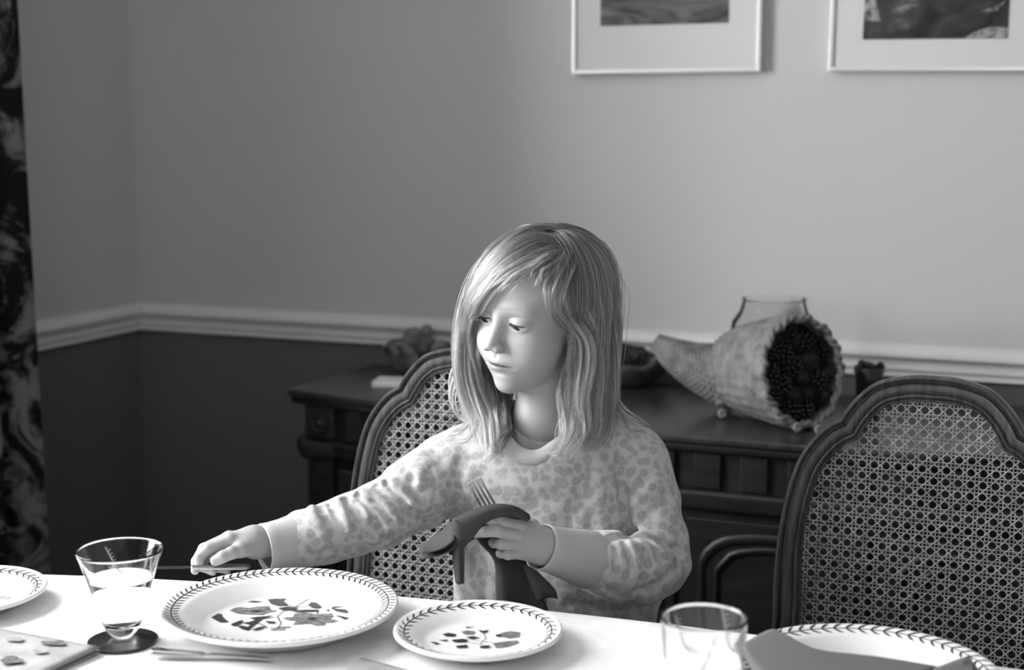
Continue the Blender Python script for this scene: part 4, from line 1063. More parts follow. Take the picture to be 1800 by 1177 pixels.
# eyes
M_eye = mat('eye_white', .55, .15, .5); M_iris = mat('iris', .02, .1, .5); M_lash = mat('eyelash', .03, .6, .2)
for s_ in (-1, 1):
    q = MB(); cc_ = fromH((s_*EX, EY, EZ)); R0 = .0124
    q.lathe([(R0*math.sin(a), -R0*math.cos(a)) for a in np.linspace(.01, math.pi-.01, 18)], 28)
    e = q.build('eye', M_eye, girl, smooth=True); e.location = tuple(cc_-gL)
    gd = HM@np.array([-.15, math.cos(R_(26)), -math.sin(R_(26))]); gd /= np.linalg.norm(gd)
    rot = Vector((0, 0, 1)).rotation_difference(Vector(gd)); e.rotation_mode = 'QUATERNION'; e.rotation_quaternion = rot
    q = MB(); q.lathe([(.0062, math.sqrt(R0**2-.0062**2)), (.0060, R0*.885+.0003), (.004, math.sqrt(R0**2-.004**2)+.0003), (0, R0+.0003)], 24)
    ir = q.build('iris', M_iris, e, smooth=True)
    q = MB(); L = []
    for i in range(19):
        x = -.0115+.023*i/18; zz = EZ-.0036-14*0+x*-.06*1+ -(x**2)*-14*-1*-1*0
        zc = EZ-.0040+.0036*math.sqrt(max(0, 1-(x/.0124)**2))-x*.06+14*x*x
        yy = EY+.0128-28*x*x
        L.append((s_*(EX+.0005+x), yy, zc))
    Lw = []
    for p in L:
        # sit on the eye's lid surface
        P0 = np.array(p); c0 = np.array([s_*EX, EY, EZ]); dd = P0-c0; dd = dd/np.linalg.norm(dd)*.0142; Lw.append(c0+dd)
    q.tube([fromH(p)-gL for p in Lw], [.0004]+[.0008]*17+[.0005], 6)
    for i in range(1, 18):
        p = np.array(Lw[i]); x = (i-9)/9; d1 = np.array([s_*.35*x+.0, .8, -.55]); d1 /= np.linalg.norm(d1); d2 = np.array([s_*.5*x, .9, -.25]); d2 /= np.linalg.norm(d2)
        q.tube([fromH(p)-gL, fromH(p+d1*.0022)-gL, fromH(p+d1*.0022+d2*.002)-gL], [.00022, .00016, .00006], 4)
    stuff(q.build('eyelashes', M_lash, girl, smooth=True))
# finger nails of the thumb and fingers that show
M_nail = mat('nail', .58, .25, .5)
def nail(p, d, n, w, l):
    d = d/np.linalg.norm(d); n = n-d*np.dot(n, d); n /= np.linalg.norm(n); s_ = np.cross(d, n); G = []
    for i in range(5):
        a = i/4; row = []
        for j in range(5):
            b_ = (j-2)/2; row.append(p+d*l*(a-.5)+s_*w*b_*(1-.25*abs(a-.5)**2*4)+n*(-.25*w*b_*b_)-gL)
        G.append(row)
    q = MB(); q.grid(np.array(G)); o = q.build('finger_nail', M_nail, girl, smooth=True); md = o.modifiers.new('s', 'SOLIDIFY'); md.thickness = .0004

# ---- sweatshirt
def torso_base(P):
    d = ellz(P, J(950, 858, 1.935), J(980, 990, 1.945), .122, .132, 1.55)
    d = smin(d, ellz(P, J(985, 1020, 1.945), HIPc+Zh*.0+Rh*.0, .134, .138, 1.5), .03)
    d = smin(d, rc(P, J(812, 815, 1.935), J(1088, 808, 1.945), .044, .046), .035)
    d = smin(d, rc(P, J(875, 795, 1.935), J(1030, 790, 1.945), .044, .044), .03)
    return d
slR = [(J(792, 824, 1.930), .049), (J(740, 862, 1.910), .047), (J(668, 905, 1.888), .0418), (J(612, 925, 1.877), .0382), (J(560, 940, 1.866), .0356), (J(532, 946, 1.860), .0356)]
slL = [(J(1112, 812, 1.945), .050), (J(1132, 880, 1.930), .046), (J(1150, 950, 1.910), .043), (J(1157, 992, 1.895), .041), (J(1120, 1001, 1.850), .044), (J(1078, 993, 1.830), .041), (J(1046, 986, 1.822), .038)]
def shirt_base(P):
    d = torso_base(P)
    d = smin(d, chain(P, slR, .012), .016)
    up = chain(P, slL[:4], .012); fo = chain(P, slL[3:], .012)
    d = smin(d, up, .006); d = smin(d, fo, .003)
    return d
def cutneck(d, P):
    c = J(925, 778, 1.90); n_ = chain(P, [(J(948, 650, 1.915), .052), (J(948, 740, 1.915), .050), (J(940, 760, 1.895), .044)], .01)
    return smax(d, -n_, .004)
def shirt0(P): return cutneck(shirt_base(P), P)
# folds: (pixels, amplitude in m (+ groove, - ridge), width in m)
folds_px = [
 ([(757, 822), (765, 857), (762, 892), (754, 912)], .0022, .0026),       # armhole seam
 ([(678, 851), (694, 866), (712, 882)], .0075, .0042), ([(690, 849), (708, 864), (724, 880)], -.0035, .0070),
 ([(661, 853), (686, 873), (716, 890), (752, 914)], .0090, .0042), ([(668, 846), (680, 856), (700, 874), (722, 888)], -.0045, .0055),
 ([(656, 882), (672, 898), (688, 912)], .0085, .0045), ([(646, 872), (674, 886), (694, 908)], -.0060, .0050),
 ([(630, 869), (648, 890), (661, 915), (674, 943)], .0090, .0042), ([(630, 866), (640, 880), (652, 902)], -.0040, .0060),
 ([(606, 880), (616, 900), (626, 926)], .0075, .0040), ([(597, 880), (606, 896), (614, 920)], -.0040, .0065),
 ([(561, 891), (568, 907), (586, 928), (608, 950)], .0080, .0042), ([(580, 886), (590, 905), (604, 930)], .0040, .0040), ([(548, 892), (556, 910), (568, 936)], -.0040, .0060),
 ([(640, 868), (632, 864)], -.0040, .0060),
 ([(753, 920), (720, 938), (693, 941), (678, 953), (645, 959), (611, 963), (545, 972)], .0045, .0030),
 ([(720, 925), (690, 928), (660, 948)], -.0030, .0065),
 ([(725, 840), (722, 860), (734, 880)], .0030, .0060), ([(738, 830), (736, 850)], -.0025, .007),
 ([(1090, 800), (1092, 840), (1096, 885), (1102, 925), (1104, 938)], .0085, .0055),     # arm against the body
 ([(1112, 850), (1112, 890), (1112, 920)], -.0030, .008),
 ([(1060, 953), (1080, 944), (1103, 939), (1135, 941), (1168, 953), (1198, 973)], .0100, .0042), ([(1103, 930), (1116, 934)], .012, .006),    # elbow crease
 ([(1118, 928), (1150, 934), (1180, 950)], -.0045, .007), ([(1110, 956), (1150, 962), (1185, 980)], -.0035, .007),
 ([(1114, 948), (1132, 966), (1142, 990)], .0060, .0036), ([(1135, 948), (1158, 968), (1170, 996)], .0060, .0036), ([(1098, 952), (1108, 975), (1110, 1005)], .0050, .0036), ([(1160, 958), (1182, 978), (1192, 1000)], .0045, .0036), ([(1078, 958), (1084, 980), (1080, 1005)], .0040, .0036), ([(1124, 955), (1142, 975), (1152, 995)], -.0035, .0045), ([(1104, 955), (1118, 980), (1124, 1004)], -.0030, .0045), ([(1062, 965), (1066, 990), (1058, 1015)], .0035, .0034),
 ([(1150, 826), (1126, 846), (1102, 871)], .0022, .003), ([(1158, 838), (1132, 862), (1110, 890)], -.003, .007), ([(1172, 872), (1150, 895), (1128, 918)], .003, .006),
 ([(1185, 1000), (1160, 1025), (1120, 1040)], .003, .006),
 ([(1040, 1000), (1060, 1030), (1090, 1050)], .003, .005),
 ([(1030, 815), (1022, 850), (1008, 895), (1000, 930)], .0035, .010), ([(1058, 830), (1056, 880), (1060, 930)], -.0030, .010),
 ([(806, 815), (800, 850), (798, 900), (805, 960)], .0030, .008), ([(830, 830), (822, 890), (826, 960)], -.0025, .010),
 ([(780, 930), (800, 990), (812, 1040)], -.002, .008), ([(845, 980), (850, 1040), (848, 1070)], .0028, .008),
 ([(1110, 1075), (1150, 1062), (1190, 1048)], .005, .005), ([(1120, 1090), (1150, 1078), (1186, 1070)], -.004, .005),
 ([(1000, 1060), (1050, 1068), (1110, 1060)], .004, .006),
 ([(880, 806), (905, 815), (940, 818)], .0015, .005),
]
FL = []
for px, am, wd in folds_px:
    L = [trace(shirt0, u, v) for u, v in smooth_poly(px, 3)]; L = [p for p in L if p is not None]
    am *= 1.7
    if len(L) > 1: FL.append((np.array(L), am, wd, np.array(L).min(0)-3*wd, np.array(L).max(0)+3*wd))
print('FOLDS', len(FL), len(folds_px), [round(float(np.linalg.norm(x[0][0]-x[0][-1])),3) for x in FL])
def disp(P, d):
    for L, am, wd, lo, hi in FL:
        m_ = ((P > lo) & (P < hi)).all(1)
        if m_.any():
            dd = polydist(P[m_], L); d[m_] += am*np.exp(-(dd/wd)**2)
    return d
def shirt_fn(P):
    d = disp(P, shirt0(P).copy())
    q = P@G3
    d += .0013*np.sin(q[:, 0]*70+3*np.sin(q[:, 2]*34))*np.sin(q[:, 2]*52+2*np.sin(q[:, 0]*40))+.0007*np.sin(q[:, 0]*160+q[:, 2]*90)*np.sin(q[:, 1]*120+q[:, 2]*60)
    return smax(d, -(P[:, 2]-.60), .004)
def shirt_solid(P):   # hollow at neck and sleeve ends is hidden by the bands; keep it closed
    return shirt_fn(P)
M_shirt = mat('sweatshirt_spotted', .5, .95, .1)
t = NT(M_shirt); p = t.n['Principled BSDF']; p.inputs['Sheen Weight'].default_value = .25; tc = t.new('ShaderNodeTexCoord')
nz = t.new('ShaderNodeTexNoise'); nz.inputs['Scale'].default_value = 38; nz.inputs['Detail'].default_value = 1
t.link(tc.outputs['Object'], nz.inputs['Vector'])
vm = t.new('ShaderNodeVectorMath'); vm.operation = 'MULTIPLY_ADD'; vm.inputs[1].default_value = (.014,)*3; t.link(nz.outputs['Color'], vm.inputs[0]); t.link(tc.outputs['Object'], vm.inputs[2])
vo = t.new('ShaderNodeTexVoronoi'); vo.inputs['Scale'].default_value = 84; vo.inputs['Randomness'].default_value = .85; t.link(vm.outputs[0], vo.inputs['Vector'])
cr = t.new('ShaderNodeValToRGB'); t.link(vo.outputs['Distance'], cr.inputs[0])
E_ = cr.color_ramp.elements; E_[0].position = 0; E_[0].color = (.50,)*3+(1,); E_[1].position = .66; E_[1].color = (.64,)*3+(1,)
for po, cv in ((.12, .48), (.22, .43), (.40, .43), (.50, .53), (.58, .61)):
    e_ = E_.new(po); e_.color = (cv,)*3+(1,)
n2 = t.new('ShaderNodeTexNoise'); n2.inputs['Scale'].default_value = 900; n2.inputs['Detail'].default_value = 2; t.link(tc.outputs['Object'], n2.inputs['Vector'])
mx = t.new('ShaderNodeMix'); mx.data_type = 'RGBA'; mx.blend_type = 'MULTIPLY'; mx.inputs[0].default_value = .5; t.link(cr.outputs[0], mx.inputs[6]); t.link(n2.outputs['Fac'], mx.inputs[7])
mp2 = t.new('ShaderNodeMix'); mp2.data_type = 'RGBA'; mp2.blend_type = 'MIX'; mp2.inputs[0].default_value = .12; mp2.inputs[7].default_value = (.5, .5, .5, 1); t.link(mx.outputs[2], mp2.inputs[6])
t.link(mp2.outputs[2], p.inputs['Base Color'])
bp = t.new('ShaderNodeBump'); bp.inputs['Strength'].default_value = .25; bp.inputs['Distance'].default_value = .0006; t.link(n2.outputs['Fac'], bp.inputs['Height']); t.link(bp.outputs[0], p.inputs['Normal'])
v, f = surface_nets(shirt_fn, gL+np.array([-.50, -.30, .58]), gL+np.array([.36, .22, .99]), .0020)
shirt = mesh('sweatshirt', v-gL, f, M_shirt, girl)
# ribbed cuffs and neckband
M_rib = mat('ribbed_cuff', .45, .95, .1, bump=(700, .5, .0006))
def cuff(a, b_, r0, r1, name='cuff', wall=.0022, flare=.0):
    a, b_ = np.array(a), np.array(b_); ax = (b_-a)/np.linalg.norm(b_-a); up = np.array([0, 0, 1.]); s1 = np.cross(up, ax); s1 /= np.linalg.norm(s1); s2 = np.cross(ax, s1)
    G = []; n = 96
    prof = [(-.06, r0-wall-.004), (-.01, r0-wall-.001), (0, r0-wall*.3), (.0, r0), (.03, r0+.0012), (.2, r0+.001), (.5, r0*.45+r1*.55), (.8, r1+.001), (.95, r1+.002), (1.05, r1-.001), (1.12, r1-.006)]
    prof = [(.10, r0-wall-.0005)]+prof[2:]
    L_ = np.linalg.norm(b_-a)
    for s_, r in prof:
        row = []
        for k in range(n):
            g = 2*math.pi*k/n; rr = r*(1+.015*math.sin(3*g+1))+.0003*math.sin(48*g)
            row.append(a+ax*L_*s_+s1*rr*math.cos(g)+s2*rr*math.sin(g)-gL)
        G.append(row)
    q = MB(); q.grid(np.array(G), False, True); return q.build(name, M_rib, girl, smooth=True)
cuff(JR(462, 962, 1.770), JR(532, 947, 1.798), .0295, .0336)
cuff(J(950, 960, 1.768), J(1040, 984, 1.820), .0275, .0345)
# neckband follows the cut
L = []
for a in np.linspace(0, 2*math.pi, 72, endpoint=False):
    c = J(945, 765, 1.912); dr = Rh*math.cos(a)+Th*math.sin(a)
    lo_, hi_ = .02, .12; 
    # highest rim of the opening in this direction
    zs = None
    for r_ in np.linspace(.030, .085, 28):
        col = c+dr*r_; Z_ = np.linspace(1.0, .84, 80); PP = np.array([[col[0], col[1], z] for z in Z_]); dd = shirt_fn(PP)
        k = np.argmax(dd < 0) if (dd < 0).any() else -1
        if k > 0 and (zs is None or Z_[k] > zs[2]+.0015): zs = (col[0], col[1], Z_[k])
    L.append(zs)
L = np.array(L); 
for _ in range(4): L = (np.roll(L, 1, 0)+L+np.roll(L, -1, 0))/3
ringr = []
cn = L.mean(0)
out = L-cn; out[:, 2] = 0; out /= np.linalg.norm(out, axis=1)[:, None]
for (o_, z_) in ((.004, -.010), (.0055, -.008), (.0035, 0), (-.0015, .0055), (-.0050, .0080), (-.0070, .0078), (-.0065, .0050), (-.002, -.004)):
    ringr.append(L+out*o_+np.array([0, 0, z_])-gL)
q = MB(); q.grid(np.array(ringr), True, True); q.build('neckband', M_rib, girl, smooth=True)
# trousers and shoes (under the table)
M_jean = mat('trouser_cotton', .06, .9, .1, bump=(500, .4, .0008)); M_shoe = mat('shoe_canvas', .3, .8, .2)
def trou(P):
    d = ellz(P, HIPc+Zh*.02, HIPc+Zh*.03, .105, .105, 1.35)
    for h_, k_, a_ in ((hipR, kneeR, ankR), (hipL, kneeL, ankL)): d = smin(d, chain(P, [(h_, .070), (k_, .050), (a_+Zh*.17, .047), (a_+Zh*.03, .042)], .02), .02)
    return smax(d, -(P[:, 2]-float(ankR[2])-.03), .003)
v, f = surface_nets(trou, gL+np.array([-.3, -.45, .1]), gL+np.array([.35, .2, .75]), .006); mesh('trousers', v-gL, f, M_jean, girl)
for a_ in (ankR, ankL):
    fn = lambda P, a_=a_: smin(rc(P, a_-Zh*.03-Th*.012, a_-Zh*.05+Th*.10, .034, .025), rc(P, a_, a_-Zh*.03, .034, .032), .015)
    v, f = surface_nets(fn, a_-.16, a_+.16, .004); mesh('shoe', v-gL, f, M_shoe, girl)

# ---- hair
def hs_fn(P): return smin(head_local(toH(P), False), chain(P, NECK, .01), .012)
def coll(P): return np.minimum(hs_fn(P), shirt_fn(P))
M_hair = bpy.data.materials.new('hair_fair'); M_hair.use_nodes = True
t = NT(M_hair); t.n.remove(t.n['Principled BSDF']); out_ = t.n['Material Output']
hb = t.new('ShaderNodeBsdfHairPrincipled'); hb.parametrization = 'COLOR'
hb.inputs['Color'].default_value = (.36, .36, .36, 1); hb.inputs['Roughness'].default_value = .34; hb.inputs['Radial Roughness'].default_value = .45
for nm in ('Random Color', 'Random Roughness'):
    if nm in hb.inputs: hb.inputs[nm].default_value = .2
at_ = t.new('ShaderNodeAttribute'); at_.attribute_name = 'shade'; t.link(at_.outputs['Color'], hb.inputs['Color'])
t.link(hb.outputs[0], out_.inputs[0])
M_hairm = mat('hair_mass', .13, .7, .2, mottle=(120, .4, (1, 1, .1)))
def cap_fn(P):
    q = toH(P); d, m_ = skull(q); d = d-.0030
    face = el(q, (0, .085, -.020), (.073, .088, .104))
    d = smax(d, -face, .012)
    d = smax(d, -(q[:, 2]+.060), .01)
    back = chain(P, [(fromH((0, -.045, -.02)), .048), (fromH((.0, -.052, -.09)), .040), (J(985, 745, 1.985), .028)], .02)
    sideL = chain(P, [(fromH((.058, -.022, -.01)), .022), (fromH((.062, -.012, -.07)), .022), (J(1030, 735, 1.915), .022), (J(1022, 765, 1.90), .010)], .01)
    sideR = chain(P, [(fromH((-.060, -.01, .0)), .018), (fromH((-.062, .0, -.06)), .018), (J(866, 722, 1.935), .016), (J(868, 760, 1.915), .008)], .01)
    d = smin(d, back, .02); d = smin(d, sideL, .012); d = smin(d, sideR, .010)
    return d
v, f = surface_nets(cap_fn, HC+np.array([-.16, -.16, -.24]), HC+np.array([.16, .16, .13]), .0028)
mesh('hair_mass', v-gL, f, M_hairm, girl)
hsur = lambda P: np.minimum(coll(P), 1)
def gpt(u, v, w, cache={}):
    if w == 's' or w == 'S':
        P = trace(coll, u, v, 1.6, 2.05)
        if P is None: return None
        r = ray(u, v); return P-r/np.linalg.norm(r)*(.010 if w == 's' else .016)
    return J(u, v, 1.90+w)
def guide(pts):
    P = [gpt(*p) if len(p) > 2 else gpt(p[0], p[1], 's') for p in pts]
    dd = []; k = 0
    D = [np.dot(p-C0, Fv) if p is not None else np.nan for p in P]; idx = np.arange(len(D)); ok = ~np.isnan(D)
    D = np.interp(idx, idx[ok], np.array(D)[ok])
    P = [J(p[0], p[1], D[i]) for i, p in enumerate(pts)]
    return resample(smooth_poly(P, 6), 30)
S_, SD = [], []
hr = np.random.default_rng(7)
def lock(pts, n, spr, thick=(.005, .015), shade=.30, wave=.0015, cut=(.72, 1.0), raw=None, cs=16):
    g = guide(pts) if raw is None else raw
    T = np.linspace(0, 1, 30); sp = np.interp(T, [0, .3, .7, .92, 1], spr)
    tang = np.gradient(g, axis=0); tang /= np.linalg.norm(tang, axis=1)[:, None]+1e-9
    vd = g.mean(0)-C0; vd /= np.linalg.norm(vd)
    sidev = np.cross(tang, vd); sidev /= np.linalg.norm(sidev, axis=1)[:, None]+1e-9
    nc = max(3, n//cs); cl_ = hr.normal(0, .5, (nc, 2)); csh = hr.uniform(.40, 1.65, nc); cph = hr.uniform(0, 6.28, (nc, 3)); cfr = hr.uniform(3, 8, nc); cth = hr.uniform(0, 1, nc)
    for k in range(n):
        c_ = k % nc; cl1 = hr.uniform(.0, 1.); tight = np.interp(T, [0, .25, .7, 1], [1.0, .55, .32, .22])
        a = cl_[c_, 0]; b_ = cl_[c_, 1]; da, db = hr.normal(0, .35), hr.normal(0, .35); c = hr.uniform(*cut)
        Tq = T*c
        gg = np.stack([np.interp(Tq, T, g[:, i]) for i in range(3)], 1); sv = np.stack([np.interp(Tq, T, sidev[:, i]) for i in range(3)], 1); s2 = np.interp(Tq, T, sp)
        off = ((a+da*tight)[:, None]*sv+(b_+db*tight)[:, None]*vd*.6)*s2[:, None]
        ph = hr.uniform(0, 6.28, 3); wv = wave*hr.uniform(.3, 1.2)
        w = np.stack([np.sin(Tq*cfr[c_]*1.6+cph[c_, i])*wave*1.5+np.sin(Tq*14+ph[i])*wv*.6 for i in range(3)], 1)*Tq[:, None]
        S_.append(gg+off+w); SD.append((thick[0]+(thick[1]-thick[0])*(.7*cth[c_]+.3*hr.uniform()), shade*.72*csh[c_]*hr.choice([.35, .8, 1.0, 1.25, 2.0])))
X = None
# sweep from the part over the forehead and down the far side of the face
lock([(1032, 408), (962, 410), (898, 434), (856, 480), (834, 540, -.005), (820, 600, .0), (816, 650, .005), (826, 700, .0), (846, 745, -.02), (850, 800, -.045)], 420, (.012, .014, .012, .009, .005), shade=0.211)
lock([(1040, 405), (985, 402, -.0), (915, 412, .0), (864, 450, .0), (830, 520, .01), (814, 580, .012), (810, 640, .012), (818, 690, .005), (832, 740, -.01), (835, 790, -.03)], 380, (.010, .012, .010, .008, .005), shade=0.161)
lock([(1015, 418), (950, 424), (892, 452), (856, 496), (838, 540), (828, 590, -.004), (826, 640, .0), (836, 690, .0), (862, 740, -.015), (872, 790, -.04)], 380, (.013, .014, .009, .009, .005), shade=0.223)
lock([(1005, 432), (945, 440), (895, 466), (862, 500), (846, 530), (836, 565, -.008), (832, 620, .0), (842, 680, .01), (880, 740, .0), (880, 790, -.04)], 320, (.014, .012, .006, .009, .004), shade=0.248)
lock([(1000, 446), (950, 455), (905, 474), (872, 498), (850, 515), (838, 530)], 220, (.012, .010, .006, .005, .003), shade=0.260, cut=(.75, 1))
lock([(990, 452), (950, 464), (918, 482), (895, 500), (880, 516)], 100, (.012, .010, .008, .009, .008), shade=0.248, cut=(.6, 1))
lock([(985, 448), (965, 462), (950, 478), (942, 496)], 50, (.010, .010, .010, .010, .010), shade=0.236, cut=(.5, 1), thick=(.002, .005))
lock([(992, 450), (975, 470), (966, 492), (966, 512)], 70, (.008, .008, .008, .007, .007), shade=0.211, cut=(.6, 1), thick=(.003, .007))
# far-side fill behind the cheek
lock([(1000, 405, .02), (930, 415, .05), (868, 465, .055), (836, 550, .045), (828, 630, .04), (850, 700, .03), (880, 745, .0), (868, 800, -.04)], 350, (.014, .016, .014, .012, .006), shade=0.161)
lock([(900, 460, .06), (860, 540, .06), (850, 620, .05), (872, 690, .035), (900, 735, .01), (895, 785, -.035)], 240, (.012, .012, .012, .010, .005), shade=0.136)
lock([(880, 560, .06), (890, 640, .055), (898, 690, .035), (903, 730, .005), (888, 775, -.03), (856, 812, -.05)], 200, (.010, .010, .010, .009, .004), shade=0.174)
lock([(850, 600, .03), (842, 660, .02), (838, 700, .0), (830, 735, -.01), (812, 757, -.02), (788, 762, -.02)], 60, (.008, .008, .007, .006, .003), shade=0.223)
lock([(838, 560, .02), (822, 625, .02), (800, 655, .02), (793, 690, .015), (802, 718, .01), (828, 726, .0)], 46, (.006, .006, .003, .003, .002), shade=0.273)
lock([(836, 560, .02), (826, 640, .015), (806, 672, .015), (798, 706, .01), (812, 735, .0), (850, 745, -.02)], 30, (.006, .005, .004, .003, .002), shade=0.248)
lock([(850, 640, .02), (846, 700, .0), (840, 745, -.02), (822, 775, -.03), (800, 778, -.03)], 50, (.008, .008, .007, .005, .003), shade=0.211)
lock([(846, 650, .02), (858, 710, .0), (868, 750, -.02), (866, 785, -.04), (850, 812, -.05)], 260, (.010, .011, .010, .007, .003), shade=0.223)
# near side: swept back over the ear, falling in waves on the chest
lock([(1010, 420), (992, 455), (978, 500), (978, 545), (1004, 572, 'S'), (1018, 610, 'S'), (1006, 660, 'S'), (1000, 710, 'S'), (1008, 755, 'S'), (980, 798, 'S')], 420, (.012, .010, .008, .008, .005), thick=(.003, .016), shade=0.298, wave=.0022)
lock([(1018, 416), (1002, 460), (992, 510), (1002, 560), (1030, 590, 'S'), (1036, 640, 'S'), (1026, 700, 'S'), (1030, 755, 'S'), (1000, 800, 'S')], 420, (.012, .012, .010, .009, .006), thick=(.003, .016), shade=0.273, wave=.0020)
lock([(1030, 412), (1020, 470), (1018, 530), (1040, 590, 'S'), (1052, 650, -.02), (1046, 710, -.02), (1046, 760, 'S'), (1018, 800, 'S')], 420, (.013, .014, .012, .010, .006), shade=0.211, wave=.0018)
lock([(1040, 410), (1046, 470), (1054, 540), (1066, 610, -.0), (1068, 680, -.0), (1064, 730, -.01), (1060, 765, 'S'), (1038, 795, 'S')], 400, (.012, .014, .013, .011, .007), shade=0.161)
lock([(1045, 408), (1064, 452, .01), (1074, 520, .018), (1077, 600, .018), (1076, 680, .012), (1084, 716, .0), (1112, 738, -.0), (1140, 752, .0)], 260, (.008, .010, .009, .008, .006), shade=0.149)
lock([(1040, 406), (1062, 445, .0), (1072, 520, .005), (1074, 610, .005), (1074, 690, .0), (1070, 740, 'S'), (1056, 780, 'S')], 350, (.008, .011, .010, .010, .007), shade=0.149)
lock([(1000, 560, 'S'), (1004, 600, 'S'), (988, 640, 'S'), (980, 690, 'S'), (988, 740, 'S'), (980, 785, 'S'), (962, 803, 'S')], 110, (.008, .007, .006, .006, .004), thick=(.004, .016), shade=0.285, wave=.003)
lock([(1006, 562, 'S'), (992, 610, 'S'), (996, 660, 'S'), (1014, 700, 'S'), (1020, 760, 'S'), (1000, 806, 'S')], 130, (.008, .008, .007, .006, .004), thick=(.006, .02), shade=0.322, wave=.003)
lock([(990, 720, 'S'), (980, 762, 'S'), (988, 786, 'S'), (972, 800, 'S'), (955, 790, 'S'), (960, 772, 'S')], 10, (.002, .003, .003, .002, .002), thick=(.003, .008), shade=0.198)
lock([(1000, 430), (985, 470), (972, 505), (972, 540), (988, 560)], 120, (.006, .006, .005, .005, .005), thick=(.004, .008), shade=0.223)
lock([(1040, 408), (1058, 436, .02), (1070, 490, .03), (1074, 560, .03), (1074, 640, .025), (1076, 710, .02)], 380, (.010, .012, .012, .012, .012), shade=.150, thick=(.010, .017), cs=5)
lock([(1036, 406), (1054, 430, .0), (1066, 480, -.01), (1072, 560, .0), (1072, 650, .0), (1072, 720, -.0)], 320, (.010, .011, .011, .011, .010), shade=.150, thick=(.008, .016), cs=5)
lock([(1018, 420), (990, 440), (962, 456), (938, 468), (915, 482)], 220, (.014, .012, .011, .009, .007), shade=.200, thick=(.004, .012), cut=(.7, 1), cs=8)
lock([(1018, 424), (996, 448), (976, 468), (962, 490), (955, 508)], 260, (.014, .013, .012, .009, .007), shade=.180, thick=(.004, .010), cut=(.6, 1), cs=8)
lock([(1018, 424), (1000, 452), (986, 486), (978, 520), (978, 552)], 260, (.014, .013, .010, .008, .006), shade=.170, thick=(.004, .010), cut=(.75, 1), cs=8)
lock([(1075, 690, .01), (1092, 722, .0), (1110, 760, -.02), (1142, 752, .0)], 14, (.004, .004, .004, .004, .004), shade=0.124)
lock([(1012, 424), (995, 444), (968, 466), (948, 486), (938, 505)], 160, (.016, .014, .012, .010, .008), shade=0.161, thick=(.004, .010), cut=(.7, 1))
lock([(1014, 424), (998, 450), (980, 480), (966, 510), (968, 540)], 200, (.014, .013, .010, .007, .006), shade=0.149, thick=(.004, .010))
lock([(1016, 424), (1000, 462), (988, 500), (980, 540), (986, 575)], 200, (.012, .012, .010, .007, .006), shade=0.149, thick=(.004, .010))
# crown and back of the head, all the way round
part = fromH((.018, -.010, .105))
for k in range(46):
    az = R_(95+170*k/45) if True else 0
    az = math.pi*(.42+1.16*k/45)                                # around the back, measured from the face direction
    raw = []
    for s_ in np.linspace(0, 1, 30):
        if s_ < .45:
            e = s_/.45*R_(98); q0 = np.array([math.sin(e)*-math.sin(az)*.075, math.sin(e)*math.cos(az)*.095-.012, math.cos(e)*.085+.022]); P_ = fromH(q0)
            last = P_
        else:
            z_ = (s_-.45)/.55; P_ = last+Zh*-.185*z_+(HC-last)*np.array([1, 1, 0])*.10*z_
        raw.append(P_)
    lock(None, 62, (.012, .015, .015, .013, .010), thick=(.007, .017), cs=6, shade=0.155, raw=np.array(raw))
for k in range(5):                                              # fly-aways
    lock([(1040, 408), (1072, 440, .0), (1088+hr.uniform(0, 8), 500, .01), (1086+hr.uniform(0, 6), 560, .01)], 2, (.008, .006, .006, .006, .006), shade=0.186, wave=.001, thick=(.014, .019))
A_ = np.array(S_); th_ = np.array([x[0] for x in SD])
n_s, n_p = A_.shape[:2]; Pf = A_.reshape(-1, 3); tq = np.repeat(th_, n_p)
sl = np.tile(np.linspace(0, 1, n_p), n_s)
tq = .0035+(tq-.0035)*np.clip(sl/.16, 0, 1)
for it in range(3):
    d_ = coll(Pf); qz = toH(Pf)
    wsn = np.clip((.52-sl)/.2, 0, 1)*np.clip((qz[:, 2]+.0)/.03, 0, 1)
    tgt = np.where(d_ < tq, tq, d_+(tq-d_)*wsn); m_ = np.abs(tgt-d_) > 1e-5
    if m_.any(): Pf[m_] += grad(coll, Pf[m_])*(tgt[m_]-d_[m_])[:, None]
A_ = Pf.reshape(n_s, n_p, 3)
for _ in range(2): A_[:, 1:-1] = (A_[:, :-2]+2*A_[:, 1:-1]+A_[:, 2:])/4
hc = bpy.data.hair_curves.new('hair'); hc.add_curves([n_p]*n_s)
hc.attributes['position'].data.foreach_set('vector', (A_.reshape(-1, 3)-gL).astype(np.float32).ravel())
ra = hc.attributes.get('radius') or hc.attributes.new('radius', 'FLOAT', 'POINT')
prof_r = np.interp(np.linspace(0, 1, n_p), [0, .1, .8, 1], [.00024, .00040, .00032, .00010])
ra.data.foreach_set('value', np.tile(prof_r, n_s).astype(np.float32))
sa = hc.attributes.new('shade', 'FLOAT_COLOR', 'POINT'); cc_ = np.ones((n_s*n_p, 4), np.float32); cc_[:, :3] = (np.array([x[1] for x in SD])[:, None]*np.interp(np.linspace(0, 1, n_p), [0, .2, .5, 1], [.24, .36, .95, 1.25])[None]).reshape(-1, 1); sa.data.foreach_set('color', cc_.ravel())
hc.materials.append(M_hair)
ho = bpy.data.objects.new('hair', hc); COL.objects.link(ho); ho.parent = girl; stuff(ho)

